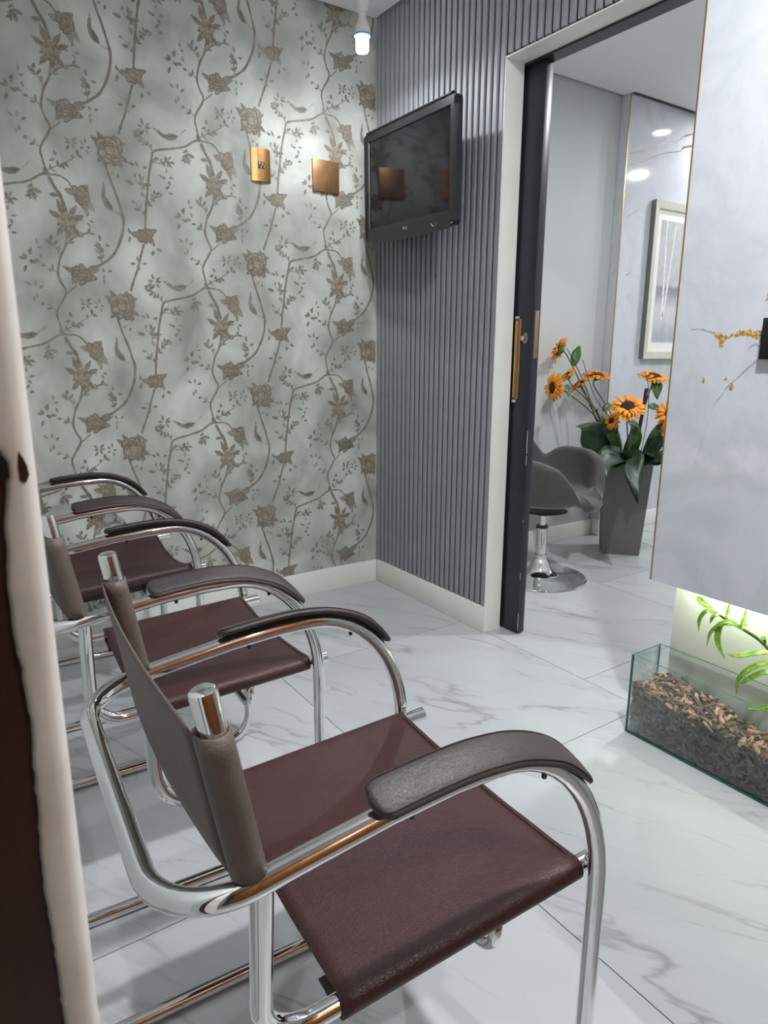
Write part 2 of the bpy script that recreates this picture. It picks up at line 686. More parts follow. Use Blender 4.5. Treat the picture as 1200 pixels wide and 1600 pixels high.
# floor slab with separate tiles
floor = struct('floor', (-2.7, XR + 0.1, -4.4, 0.12, -0.08, -0.004), 'tile_grout', 'white marble-look tiled floor of the waiting room', 'floor')
TS = 0.88
JO = 0.0013
cols = []
x = 0.02 - TS * 4
offs = {-1: -1.543, 0: -1.305, -2: -1.55, 1: -1.543, 2: -1.305, 3: -1.543, -3: -1.5, -4: -1.2}
for ci in range(-4, 5):
    xa, xb = 0.02 + TS * ci, 0.02 + TS * (ci + 1)
    xa_, xb_ = max(xa, -2.7), min(xb, XR)
    if xb_ - xa_ < 0.02:
        continue
    y0 = offs.get(ci, -1.4)
    k0 = math.floor((-4.4 - y0) / TS)
    for k in range(k0, 6):
        ya, yb = y0 + TS * k, y0 + TS * (k + 1)
        ya_, yb_ = max(ya, -4.4), min(yb, -0.001)
        if yb_ - ya_ < 0.02:
            continue
        bm = bmesh.new()
        hx, hy = (xb_ - xa_) / 2 - JO, (yb_ - ya_) / 2 - JO
        box(bm, -hx, hx, -hy, hy, -0.004, 0.0)
        t_ = finish('floor_tile', bm, 'marble_floor', floor, loc=((xa_ + xb_) / 2, (ya_ + yb_) / 2, 0.0))

# back wall (wallpaper) and its continuation in the next room
wall_back = struct('wall_back', (XL - 0.1, 0.02, 0.0, 0.12, 0.0, H + 0.1), 'wallpaper_ground', 'back wall covered in sage grey floral wallpaper', 'wall')
wall_far = struct('wall_next_room', (0.02, XR, 0.0, 0.12, 0.0, H + 0.1), 'white_paint', 'plain white wall of the next room behind the swivel chair', 'wall')
struct('wall_left', (XL - 0.1, XL, YF, 0.0, 0.0, H + 0.1), 'white_paint', 'plain wall behind the row of brown chairs', 'wall')

# slatted wall: front leaf, back leaf (pocket for the sliding door), part above the door
bm = bmesh.new()
box(bm, 0.016, 0.09, YD0, 0.0, 0.0, H + 0.1)
box(bm, 0.016, 0.09, YD1, YD0, Hd, H + 0.1)
box(bm, 0.150, 0.20, YD0, 0.0, 0.0, H + 0.1)
box(bm, 0.150, 0.20, YD1, YD0, Hd + 0.03, H + 0.1)
box(bm, 0.0, 0.20, YF, YD1, 0.0, H + 0.1)
wall_right = struct('wall_right', bm, 'cream_paint', 'grey slatted wall with a cream framed doorway', 'wall')
bm = bmesh.new()
box(bm, 0.0145, 0.016, YD0 + 0.002, 0.0, 0.11, H + 0.08)
box(bm, 0.0145, 0.016, YD1, YD0 + 0.002, Hd + 0.006, H + 0.08)
finish('slat_backing', bm, 'groove_dark', wall_right)
PITCH_S = 0.0333


def slat_mesh(z0, z1):
    bm = bmesh.new()
    g = 0.0115 / 2
    h = PITCH_S / 2 - g
    prof = [(0.0145, -h), (0.0062, -h + 0.0005), (0.0045, -h + 0.003), (0.0045, h - 0.003), (0.0062, h - 0.0005), (0.0145, h)]
    lo = [bm.verts.new((a, b, z0)) for a, b in prof]
    hi = [bm.verts.new((a, b, z1)) for a, b in prof]
    for i in range(5):
        bm.faces.new((lo[i], lo[i + 1], hi[i + 1], hi[i]))
    bm.faces.new(lo)
    bm.faces.new(hi[::-1])
    return bm


s0 = finish('slat', slat_mesh(0.111, H + 0.07), 'grey_slat', wall_right, loc=(0, -PITCH_S / 2 - 0.001, 0))
s1 = finish('slat', slat_mesh(Hd + 0.008, H + 0.07), 'grey_slat', wall_right, loc=(0, YD0 - 0.5 * PITCH_S - 0.001, 0))
for k in range(1, 24):
    c = s0.copy()
    COL.objects.link(c)
    c.location = (0, -PITCH_S * (k + 0.5) - 0.001, 0)
for k in range(1, 25):
    c = s1.copy()
    COL.objects.link(c)
    c.location = (0, YD0 - PITCH_S * (k + 0.5) - 0.001, 0)
# lining of the doorway, 2 mm proud of the slats
bm = bmesh.new()
box(bm, 0.002, 0.09, YD0 - 0.004, YD0 - 0.0006, 0.0005, Hd - 0.0006)
box(bm, 0.002, 0.0895, YD1 + .0005, YD0 - 0.0042, Hd - .005, Hd - .0006)
finish('door_lining', bm, 'cream_paint', wall_right)
bm = bmesh.new()
box(bm, 0.0905, 0.1495, YD1 + .0005, YD0 - .0005, Hd - 0.012, Hd + 0.028)
finish('sliding_track', bm, 'black_lacquer', wall_right)

# baseboards
struct('baseboard_back', (XL, -0.0, -0.012, 0.0, 0.0, 0.11), 'cream_paint', 'cream baseboard below the floral wallpaper', 'baseboard', bev=0.002)
struct('baseboard_right', (0.0, 0.0125, YD0, -0.012, 0.0, 0.11), 'cream_paint', 'cream baseboard below the grey slats', 'baseboard', bev=0.002)
struct('baseboard_next_room', (0.2, 1.615, -0.014, 0.0, 0.0, 0.095), 'cream_paint', 'pale baseboard on the white wall behind the swivel chair', 'baseboard', bev=0.002)

# ceilings with a shadow gap along the walls
G = 0.02
bm = bmesh.new()
box(bm, XL + 0.02, 0.0045 - G, YF + 0.01, -G, H, H + 0.02)
box(bm, XL - 0.1, 0.2, YF - 0.1, 0.12, H + 0.1, H + 0.14)
struct('ceiling', bm, 'ceiling_paint', 'light grey plaster ceiling with a shadow gap at the walls', 'ceiling')
bm = bmesh.new()
box(bm, 0.2 + G, XR, YF + 0.01, -G - 0.07, H + 0.012, H + 0.03)
box(bm, 0.2 + G, 1.62, -G - 0.07, -G, H + 0.012, H + 0.03)
box(bm, 0.2, XR + 0.1, YF - 0.1, 0.12, H + 0.1, H + 0.14)
struct('ceiling_next_room', bm, 'ceiling_paint', 'light grey plaster ceiling of the next room', 'ceiling')

# front walls, hall behind the camera, end wall of the next room
bm = bmesh.new()
box(bm, -0.92, 0.0, YF - 0.1, YF, 0.0, H + 0.1)
box(bm, -2.7, -0.92, YF - 0.1, YF, 2.122, H + 0.1)
box(bm, 0.0, XR, YF - 0.1, YF, 0.0, H + 0.1)
struct('wall_front', bm, 'white_paint', 'white wall around the doorway the photo is taken from', 'wall')
struct('wall_end', (XR, XR + 0.1, YF - 0.1, 0.12, 0.0, H + 0.1), 'white_paint', 'white end wall of the next room', 'wall')
bm = bmesh.new()
box(bm, -2.7, -2.6, -4.4, YF - 0.1, 0.0, H + 0.1)
box(bm, 0.6, 0.7, -4.4, YF - 0.1, 0.0, H + 0.1)
box(bm, -2.7, 0.7, -4.4, -4.3, 0.0, H + 0.1)
struct('wall_hall', bm, 'hall_paint', 'plain walls of the hall outside the doorway', 'wall')
struct('ceiling_hall', (-2.7, 0.7, -4.4, YF - 0.1, H, H + 0.1), 'ceiling_paint', 'plain ceiling of the hall outside the doorway', 'ceiling')

# warm timber wardrobe in the hall (only seen as a reflection in the chrome)
wd = thing('wardrobe', 'warm brown timber wardrobe in the hall behind the viewer', 'wardrobe', (-1.05, -4.29, 0.0))
boxo('body', (-1.2, 1.2, 0.0, 0.5, 0.0, 2.2), 'warm_wood', wd)
for i in range(4):
    d_ = boxo('door', (-1.19 + i * 0.6, -0.61 + i * 0.6, 0.5, 0.52, 0.06, 2.18), 'warm_wood', wd, 0.003)
    boxo('handle', (-0.66 + i * 0.6, -0.645 + i * 0.6, 0.52, 0.545, 1.0, 1.25), 'nickel', d_, 0.003)

# door jamb at the left edge of the view, painted cream over dark timber
jamb = thing('door_1', 'cream painted door jamb with chipped paint over dark brown timber', 'door frame', (-1.79, YF, 0.0), kind='structure')
bm = bmesh.new()
jr = random.Random(3)
zs = [i * 0.004 for i in range(0, 530)]
rows = []
for z in zs:
    EK = [(0, .004), (.80, .0055), (.87, .0050), (.91, .0052), (.962, .0075), (1.008, .0062), (1.032, .0060), (1.059, .0080), (1.077, .0105), (1.086, .0105), (1.092, .003), (1.2, -.004), (2.2, -.004)]
    for (za, ea), (zb, eb) in zip(EK, EK[1:]):
        if za <= z <= zb:
            base = ea + (eb - ea) * (z - za) / (zb - za)
    e = base + 0.00035 * math.sin(z * 41) + 0.0003 * math.sin(z * 97 + 1) + jr.uniform(-0.0004, 0.0004)
    ring = [(e, 0.0, z), (e + 0.0005, -0.0030, z), (e + 0.0015, -0.0042, z), (0.0135, -0.0050, z), (0.0175, -0.0044, z), (0.0205, -0.0022, z), (0.0222, 0.003, z), (0.0222, 0.085, z)]
    rows.append(ring)
grid(bm, rows)
finish('jamb_face', bm, 'jamb_cream', jamb)
boxo('timber', (-0.9, 0.0175, -0.0005, 0.085, 0.0, 2.12), 'dark_wood', jamb)
bm = bmesh.new()
box(bm, -0.010, 0.0112, -0.0062, -0.0004, 1.076, 1.092)
bmesh.ops.bevel(bm, geom=list(bm.edges), offset=0.002, segments=2, affect='EDGES')
sharp(finish('strike_plate', bm, 'plastic_black', jamb))
bm = bmesh.new()
poly = [(0.0150, 1.077), (0.0172, 1.076), (0.0186, 1.079), (0.0182, 1.083), (0.0172, 1.086), (0.0158, 1.089), (0.0148, 1.083)]
vs = [bm.verts.new((a, -0.0051 - 0.0003, b)) for a, b in poly]
vb = [bm.verts.new((a, -0.0040, b)) for a, b in poly]
bm.faces.new(vs)
for i in range(len(vs)):
    bm.faces.new((vs[i], vs[(i + 1) % len(vs)], vb[(i + 1) % len(vs)], vb[i]))
finish('paint_chip', bm, 'dark_wood', jamb)

# ------------------------------------------------------------------ wallpaper print
MOT = {
    'V1': ([(-0.393, -0.17), (-0.402, -0.21), (-0.413, -0.254), (-0.425, -0.326), (-0.432, -0.371), (-0.441, -0.449)], .0058, .0046),
    'V2': ([(-0.448, -0.49), (-0.46, -0.526), (-0.478, -0.581), (-0.495, -0.622), (-0.509, -0.659)], .0045, .0055),
    'B': ([(-0.393, -0.17), (-0.374, -0.16), (-0.327, -0.149), (-0.273, -0.134), (-0.233, -0.109), (-0.209, -0.106), (-0.174, -0.106), (-0.15, -0.119), (-0.138, -0.137)], .005, .003),
    'T1': ([(-0.233, -0.109), (-0.198, -0.085), (-0.141, -0.055), (-0.105, -0.03)], .0028, .0012),
    'T2': ([(-0.393, -0.165), (-0.409, -0.144), (-0.431, -0.136), (-0.447, -0.111)], .0022, .0012),
    'HS': ([(-0.209, -0.113), (-0.191, -0.148), (-0.176, -0.175), (-0.165, -0.222)], .006, .0085),
    'HB': ([(-0.164, -0.282), (-0.177, -0.334), (-0.197, -0.372), (-0.21, -0.424), (-0.202, -0.458), (-0.19, -0.492), (-0.225, -0.554), (-0.222, -0.593), (-0.211, -0.635)], .0048, .004),
    'T3': ([(-0.179, -0.334), (-0.144, -0.301), (-0.092, -0.281)], .004, .0035),
    'T4': ([(-0.153, -0.464), (-0.191, -0.497)], .0026, .0026),
    'T5': ([(-0.21, -0.424), (-0.251, -0.4)], .0018, .0008),
    'T6': ([(-0.225, -0.554), (-0.268, -0.524)], .0018, .0008),
    'PS': ([(-0.025, -0.029), (-0.009, -0.089), (0.008, -0.14), (0.021, -0.188), (0.028, -0.226), (0.017, -0.285), (-0.015, -0.348), (-0.054, -0.382), (-0.092, -0.404)], .005, .0062),
    'PT': ([(-0.059, -0.382), (-0.063, -0.343), (-0.057, -0.324)], .002, .0014),
    'X1': ([(-0.40, -0.19), (-0.375, -0.205), (-0.345, -0.192)], .0018, .001),
    'X2': ([(-0.424, -0.30), (-0.447, -0.287), (-0.466, -0.262)], .0018, .001),
    'X3': ([(-0.43, -0.36), (-0.405, -0.335), (-0.392, -0.31)], .0016, .001),
    'X4': ([(-0.43, -0.40), (-0.455, -0.37), (-0.47, -0.345)], .0016, .001),
    'X5': ([(-0.196, -0.37), (-0.215, -0.33), (-0.225, -0.318)], .0016, .001),
    'X6': ([(-0.264, -0.135), (-0.262, -0.16), (-0.268, -0.176)], .0014, .001),
}
INK = {'vine': srgb(116, 106, 88), 'leaf': srgb(116, 113, 99), 'leaf2': srgb(138, 135, 121), 'pet': srgb(136, 124, 104), 'pet2': srgb(106, 94, 76), 'petl': srgb(148, 136, 114), 'bird': srgb(120, 115, 98), 'dark': srgb(96, 90, 74)}
polys = []


def strip(pts, w0, w1, col, layer):
    P = [Vector((a, b)) for a, b in pts]
    P3 = catmull([(a.x, a.y, 0) for a in P], 5)
    n = len(P3)
    jr2 = random.Random(int(abs(P3[0].x * 9999)) + n)
    L, R_ = [], []
    for i in range(n):
        t_ = (P3[min(i + 1, n - 1)] - P3[max(i - 1, 0)]).normalized()
        nn = Vector((-t_.y, t_.x, 0))
        w_ = (w0 + (w1 - w0) * i / (n - 1)) * jr2.uniform(0.75, 1.2)
        L.append(P3[i] + nn * w_ * 0.5 * 1.15)
        R_.append(P3[i] - nn * w_ * 0.5 * 1.15)
    for i in range(n - 1):
        polys.append(([(q.x, q.y) for q in (L[i], L[i + 1], R_[i + 1], R_[i])], col, layer))


def leaf2d(x, y, ang, ln, wd_, col, layer=1):
    ca, sa = math.cos(ang), math.sin(ang)
    sh = [(0, 0), (0.22, 0.5), (0.5, 0.62), (0.8, 0.3), (1, 0), (0.8, -0.25), (0.5, -0.5), (0.22, -0.42)]
    polys.append(([(x + ca * a * ln - sa * b * wd_, y + sa * a * ln + ca * b * wd_) for a, b in sh], col, layer))


def ell2d(x, y, rx, ry, col, layer, rot=0.0, n=9, jit=0.15, r_=None):
    r_ = r_ or mr
    ca, sa = math.cos(rot), math.sin(rot)
    pts = []
    for k in range(n):
        s = r_.uniform(1 - jit, 1 + jit)
        a, b = rx * s * math.cos(2 * PI * k / n), ry * s * math.sin(2 * PI * k / n)
        pts.append((x + ca * a - sa * b, y + sa * a + ca * b))
    polys.append((pts, col, layer))


def vary(c, r_, a=0.12):
    s = r_.uniform(1 - a, 1 + a)
    return (c[0] * s, c[1] * s, c[2] * s, 1)


mr = random.Random(11)


def flower(x, y, rx, ry, layers, base, edge, petals=9):
    ell2d(x, y, rx * .8, ry * .8, edge, 1.9, 0, 12)
    ell2d(x, y, rx * .16, ry * .16, base, 2.2 + layers * .2, 0, 7)
    for li in range(layers):
        f = 1 - li / layers
        n = max(4, int(petals * f + 2))
        for k in range(n):
            a = 2 * PI * (k + 0.5 * (li % 2)) / n + mr.uniform(-.35, .35)
            jf = mr.uniform(.72, 1.2)
            px, py = x + math.cos(a) * rx * 0.68 * f * jf, y + math.sin(a) * ry * 0.68 * f * jf
            s = 0.36 * (0.55 + 0.5 * f) * mr.uniform(.7, 1.15)
            ell2d(px, py, rx * s * 1.12, ry * s * 0.98, vary(edge, mr), 2 + li * 0.2, a, 8)
            ell2d(px - math.cos(a) * rx * 0.05, py - math.sin(a) * ry * 0.05, rx * s * 0.86, ry * s * 0.72, vary(base, mr), 2.1 + li * 0.2, a, 8)


for k_, (pts, w0, w1) in MOT.items():
    strip(pts, w0 * 1.45, w1 * 1.45, INK['vine'], 0.6 if k_[0] not in 'XT' else 0.4)
# leaves along the thin twigs
for k_ in ('T1', 'T2', 'T5', 'T6', 'X1', 'X2', 'X3', 'X4', 'X5', 'X6', 'PT', 'T3'):
    pts = MOT[k_][0]
    for i in range(len(pts) - 1):
        for s in (0.35, 0.9):
            x_, y_ = pts[i][0] + (pts[i + 1][0] - pts[i][0]) * s, pts[i][1] + (pts[i + 1][1] - pts[i][1]) * s
            a = math.atan2(pts[i + 1][1] - pts[i][1], pts[i + 1][0] - pts[i][0])
            for sd in (-1, 1):
                if mr.random() < 0.75:
                    leaf2d(x_, y_, a + sd * mr.uniform(.5, 1.1), mr.uniform(.014, .026), mr.uniform(.007, .011), vary(INK['leaf'] if mr.random() < .6 else INK['leaf2'], mr), 0.8)
# leaf sprigs and small blossoms
for (x_, y_), n, ln, jit in [((-0.419, -0.092), 7, .022, 0.1), ((-0.299, -0.386), 6, .024, .5), ((-0.339, -0.194), 6, .018, .3), ((-0.452, -0.291), 4, .03, .5), ((-0.348, -0.253), 5, .02, 1), ((-0.128, 0.005), 6, .02, .3), ((-0.083, -0.001), 5, .016, .3), ((-0.057, -0.324), 4, .022, .3), ((-0.286, -0.485), 5, .02, .8), ((-0.407, -0.5), 3, .024, .6), ((-0.492, -0.461), 3, .022, .6), ((-0.399, -0.326), 4, .014, .8), ((-0.447, -0.229), 4, .022, .6), ((-0.176, -0.052), 4, .024, .6), ((-0.267, -0.178), 3, .015, .3), ((-0.232, -0.168), 2, .03, .2), ((-0.36, -0.30), 4, .02, .8), ((-0.27, -0.345), 4, .018, .8), ((-0.05, -0.42), 4, .018, .8), ((0.02, -0.06), 4, .018, .8), ((-0.10, -0.24), 4, .018, .6), ((-0.47, -0.56), 4, .02, .6)]:
    for k in range(n):
        a = 2 * PI * k / n + mr.uniform(-jit, jit)
        d = ln * mr.uniform(.05, 0.5 + jit * 0.7)
        leaf2d(x_ + math.cos(a) * d, y_ + math.sin(a) * d, a + mr.uniform(-.3, .3), ln * mr.uniform(.8, 1.2), ln * .42, vary(INK['leaf'] if mr.random() < .55 else INK['leaf2'], mr), 0.9)
# peony, rose, dark bloom, trumpet bloom, hydrangea
for a, ln in ((2.6, .055), (2.2, .05), (-0.5, .05), (-0.9, .045), (3.9, .045), (0.5, .045), (1.2, .04)):
    leaf2d(math.cos(a) * .02, math.sin(a) * .02, a, ln, .018, vary(INK['leaf'], mr), 1)
flower(0.0, 0.0, .050, .050, 4, INK['petl'], INK['pet2'], 9)
for a, ln in ((0.5, .046), (3.0, .040), (-0.6, .034)):
    leaf2d(-.444 + math.cos(a) * .012, -.462 + math.sin(a) * .012, a, ln, .02, vary(INK['leaf'], mr), 1)
flower(-.444, -.462, .030, .028, 3, INK['pet'], INK['pet2'], 7)
for a, ln in ((2.7, .05), (0.4, .05), (0.7, .045), (-2.4, .035)):
    leaf2d(-.130 + math.cos(a) * .02, -.428 + math.sin(a) * .015, a, ln, .016, vary(INK['leaf'], mr), 1)
flower(-.130, -.428, .042, .030, 3, INK['pet'], INK['dark'], 8)
for dy in (-.016, -.006, .006, .015):
    ell2d(-.13, -.428 + dy, .026, .0022, INK['dark'], 3.2, 0, 8, .1)
for a, ln in ((2.9, .04), (-0.9, .055), (-1.3, .05), (0.9, .03)):
    leaf2d(-.111 + math.cos(a) * .014, -.159 + math.sin(a) * .014, a, ln, .022, vary(INK['leaf2'], mr), 1)
flower(-.111, -.159, .030, .034, 2, INK['pet'], INK['pet2'], 6)
for a, ln in ((1.0, .05), (1.9, .06), (2.6, .045), (0.4, .045), (-2.2, .045), (-0.9, .045), (-1.5, .04)):
    leaf2d(-.165 + math.cos(a) * .02, -.252 + math.sin(a) * .018, a, ln, .017, vary(INK['vine'], mr), 1)
ell2d(-.166, -.254, .034, .028, INK['pet'], 2.0)
for k in range(46):
    a, d = mr.uniform(0, 2 * PI), math.sqrt(mr.random())
    ell2d(-.166 + math.cos(a) * .034 * d, -.254 + math.sin(a) * .028 * d, .0052, .0052, vary(INK['petl'] if mr.random() < .6 else INK['pet2'], mr), 2.2 + 0.01 * k, 0, 6)


# birds
def bird(x, y, rot, flip=1):
    ca, sa = math.cos(rot), math.sin(rot)

    def T(pts):
        return [(x + 1.35 * (ca * a * flip - sa * b), y + 1.35 * (sa * a * flip + ca * b)) for a, b in pts]
    polys.append((T([(-.030, .004), (-.018, -.008), (0, -.013), (.016, -.009), (.026, .002), (.012, .006), (-.012, .001)]), INK['bird'], 2))
    polys.append((T([(.018, -.006), (.026, .002), (.048, .022), (.043, .020)]), INK['dark'], 2.1))
    polys.append((T([(-.034, .004), (-.030, .010), (-.018, .003), (-.016, -.006), (-.026, -.002)]), INK['bird'], 2.1))
    polys.append((T([(-.034, .006), (-.046, .013), (-.033, .010)]), INK['dark'], 2.2))
    polys.append((T([(-.010, -.004), (.012, -.006), (.024, .003), (.004, .002)]), INK['dark'], 2.3))


bird(-.328, -.104, 0.0)
bird(-.022, -.170, -1.15, 1)

polys.sort(key=lambda p_: p_[2])
A_, B_ = (-.543, .345), (0, .53)
x0w, x1w, z0w, z1w = XL, 0.0, 0.111, H + 0.06


def clip(pts):
    def cut(ps, f):
        out = []
        for i in range(len(ps)):
            a, b = ps[i - 1], ps[i]
            fa, fb = f(a), f(b)
            if (fa >= 0) != (fb >= 0):
                s = fa / (fa - fb)
                out.append((a[0] + (b[0] - a[0]) * s, a[1] + (b[1] - a[1]) * s))
            if fb >= 0:
                out.append(b)
        return out
    for f in (lambda q: q[0] - x0w, lambda q: x1w - q[0], lambda q: q[1] - z0w, lambda q: z1w - q[1]):
        pts = cut(pts, f)
        if len(pts) < 3:
            return None
    return pts


verts, faces, colsv = [], [], []
for i in range(-1, 4):
    for j in range(-8, 6):
        ox, oz = -.582 + A_[0] * i, 1.468 + A_[1] * i + B_[1] * j
        if oz < -0.9 or oz > 3.4:
            continue
        for rank, (pts, c, lay) in enumerate(polys):
            q = [(a + ox, b + oz) for a, b in pts]
            mx = [a for a, b in q]
            mz = [b for a, b in q]
            if max(mx) < x0w or min(mx) > x1w or max(mz) < z0w or min(mz) > z1w:
                continue
            q = clip(q)
            if not q:
                continue
            s = len(verts)
            yy = -0.0003 - rank * 1.5e-6
            verts += [(a, yy, b) for a, b in q]
            faces.append(tuple(range(s, s + len(q))))
            colsv += [c] * len(q)
me = bpy.data.meshes.new('wallpaper_print')
me.from_pydata(verts, [], faces)
at_ = me.color_attributes.new('ink', 'FLOAT_COLOR', 'POINT')
at_.data.foreach_set('color', [v for c in colsv for v in c])
me.materials.append(M['wallpaper_ink'])
wp = bpy.data.objects.new('wallpaper_print', me)
COL.objects.link(wp)
wp.parent = wall_back
wp['kind'] = 'stuff'

# ================================================================== CHAIRS
W_ = 0.246
TR = 0.0126
LX = 0.272     # x of the front legs in the chair's own frame


def arm_profile():
    pts = []
    for k in range(0, 13):
        a = k / 12 * PI / 2
        pts.append((-.19 + .19 * math.cos(a), .43 + .242 * math.sin(a)))
    return pts + [(-.25, .6715), (-.33, .665), (-.43, .651)]


def build_chair(label, loc, rz):
    t = thing('cantilever_armchair', label, 'chair', loc, rz, 'row of chrome and brown leather armchairs')
    # continuous chrome frame
    prof = arm_profile()
    near = [(-.63, -W_, TR + .001), (0, -W_, TR + .001)]
    pts = [(a + LX, b, c) for a, b, c in near]
    arm_n = [(a + LX, -W_, c) for a, c in prof]
    back = [(-.56 + LX, -W_, .632), (-.56 + LX, W_, .632)]
    arm_f = [(a + LX, W_, c) for a, c in reversed(prof)]
    far = [(LX, W_, TR + .001), (-.63 + LX, W_, TR + .001)]
    P = pts + arm_n + back + arm_f + far
    rad = [.06, .075] + [0] * len(arm_n) + [.085, .085] + [0] * len(arm_f) + [.075, .06]
    bm = bmesh.new()
    tube(bm, fillet(P, rad, 10, True), TR, 20, True)
    finish('frame', bm, 'chrome', t, True)
    for s in (-1, 1):
        # seat rail: hangs from the arm, bends forward under the seat
        rp = fillet([(-.468 + LX, s * (W_ - .002), .640), (-.468 + LX, s * (W_ - .027), .4185), (.032 + LX, s * (W_ - .027), .4455)], [0, .062, 0], 10)
        bm = bmesh.new()
        tube(bm, rp, .0120, 18)
        sharp(finish('seat_rail', bm, 'chrome', t), 50)
        # backrest post with chrome cap
        bm = bmesh.new()
        tube(bm, [(-.475 + LX, s * (W_ - .006), .644), (-.503 + LX, s * (W_ - .013), .812)], .0115, 16)
        sharp(finish('back_post', bm, 'chrome', t), 50)
        bm = bmesh.new()
        d = Vector((-.028, -s * .007, .168)).normalized()
        b0 = Vector((-.5015 + LX, s * (W_ - .0127), .803))
        tube(bm, [b0, b0 + d * .040, b0 + d * .0435, b0 + d * .045], [.0130, .0130, .0122, .0100], 22)
        sharp(finish('post_cap', bm, 'chrome', t), 35)
        # arm pad
        pp = catmull([(-.352, .6835), (-.315, .6875), (-.26, .6915), (-.21, .6915), (-.155, .6835), (-.10, .6615), (-.062, .6325), (-.033, .602)], 9)  # placeholder 2D
        n = len(pp)
        bm = bmesh.new()
        rings = []
        edge = []
        for i, q in enumerate(pp):
            u = i / (n - 1)
            a = pp[max(i - 1, 0)]
            b = pp[min(i + 1, n - 1)]
            tx, tz = (b[0] - a[0]), (b[1] - a[1])
            ll = math.hypot(tx, tz)
            nx, nz = -tz / ll, tx / ll
            if nz < 0:
                nx, nz = -nx, -nz
            dist = u * .42
            hw = .0255
            if dist < .030:
                hw *= math.sqrt(max(0.0, 1 - ((.030 - dist) / .030) ** 2)) * .88 + .12
            if u > .62:
                hw *= 1 - .66 * ((u - .62) / .38) ** 1.6
            th = .0050 * (1 if u < .75 else 1 - .45 * (u - .75) / .25)
            if i == 0:
                hw, th = .0035, .002
            ring = []
            for k in range(14):
                an = 2 * PI * k / 14
                cy_, cz_ = math.copysign(abs(math.cos(an)) ** .55, math.cos(an)), math.copysign(abs(math.sin(an)) ** .75, math.sin(an))
                oy, on = hw * cy_, th * cz_ + (.0025 * (1 - cy_ * cy_) if cz_ > 0 else 0)
                ring.append(bm.verts.new((q[0] + LX + nx * (on - s * oy * .36), s * W_ + oy * .94 + s * on * .34, q[1] + nz * (on - s * oy * .36))))
            rings.append(ring)
            if 1 <= i < n:
                edge.append(tuple((q[0] + LX + nx * (th * 1.1 - s * e_ * hw * .82 * .36), s * W_ + e_ * hw * .78 + s * th * .35, q[1] + nz * (th * 1.1 - s * e_ * hw * .82 * .36)) for e_ in (-1, 1)))
        for A, B in zip(rings, rings[1:]):
            for k in range(14):
                bm.faces.new((A[k], A[(k + 1) % 14], B[(k + 1) % 14], B[k]))
        bm.faces.new(rings[0][::-1])
        bm.faces.new(rings[-1])
        pad = finish('arm_pad', bm, 'leather_pad', t, True)
        bm = bmesh.new()
        tube(bm, [e[0] for e in reversed(edge)] + [e[1] for e in edge], .0007, 5)
        finish('stitching', bm, 'stitch', pad)
        # black spacer between pad and tube
        bm = bmesh.new()
        sp = [(a + LX, s * W_, c) for a, c in [(-.342, .6765), (-.30, .682), (-.22, .685), (-.16, .678), (-.115, .662)]]
        tube(bm, catmull(sp, 4), .0068, 8)
        finish('pad_spacer', bm, 'rubber_black', t, True)
        for sx, sz in ((-.30, .653), (-.1096, .634)):
            bm = bmesh.new()
            tube(bm, [(sx + LX, s * W_, sz + .006), (sx + LX - .001, s * W_, sz - .0045)], [.0045, .0030], 8)
            finish('screw', bm, 'plastic_black', t, True)
        bm = bmesh.new()
        bmesh.ops.create_uvsphere(bm, u_segments=10, v_segments=8, radius=.0055)
        bmesh.ops.translate(bm, verts=bm.verts, vec=(LX - .003, s * (W_ - .014), .462))
        finish('rail_screw', bm, 'chrome', t, True)
    # cross bar under the seat
    yb = W_ - .027
    bm = bmesh.new()
    tube(bm, fillet([(-.150 + LX, -yb, .425), (-.150 + LX, -yb + .006, .366), (-.150 + LX, yb - .006, .366), (-.150 + LX, yb, .425)], [0, .034, .034, 0], 9), .0085, 14)
    finish('cross_bar', bm, 'chrome', t, True)
    # backrest: leather sling between the posts
    bm = bmesh.new()
    rows = []
    lean = Vector((-.0315, 0, .166)).normalized()
    nz_ = 9
    for i in range(nz_):
        h = i / (nz_ - 1)
        z = .657 + h * .150
        xb_ = -.4765 + LX - (z - .646) * .1667
        yp = W_ - .006 - (z - .644) * .042
        Rr = .0162
        first = [(xb_ - Rr * math.cos(a), -yp - Rr * math.sin(a)) for a in [2 * PI * k / 20 * .985 for k in range(21)]]
        second = [(a, -b) for a, b in first]
        mid = []
        for k in range(1, 16):
            y_ = -yp + .006 + (2 * yp - .012) * k / 16
            u_ = y_ / yp
            mid.append((xb_ - Rr * .96 - .014 * (1 - u_ * u_) * (1 - .3 * h), y_))
        rows.append(([first, mid, second[::-1]], z))
    VV = []
    for segs, z in rows:
        line = []
        for sg in segs:
            line += [(a, b, z) for a, b in sg]
        VV.append(line)
    grid(bm, VV)
    o = finish('backrest', bm, 'leather_back', t, True)
    md = o.modifiers.new('thick', 'SOLIDIFY')
    md.thickness = .003
    md.offset = 0
    return t


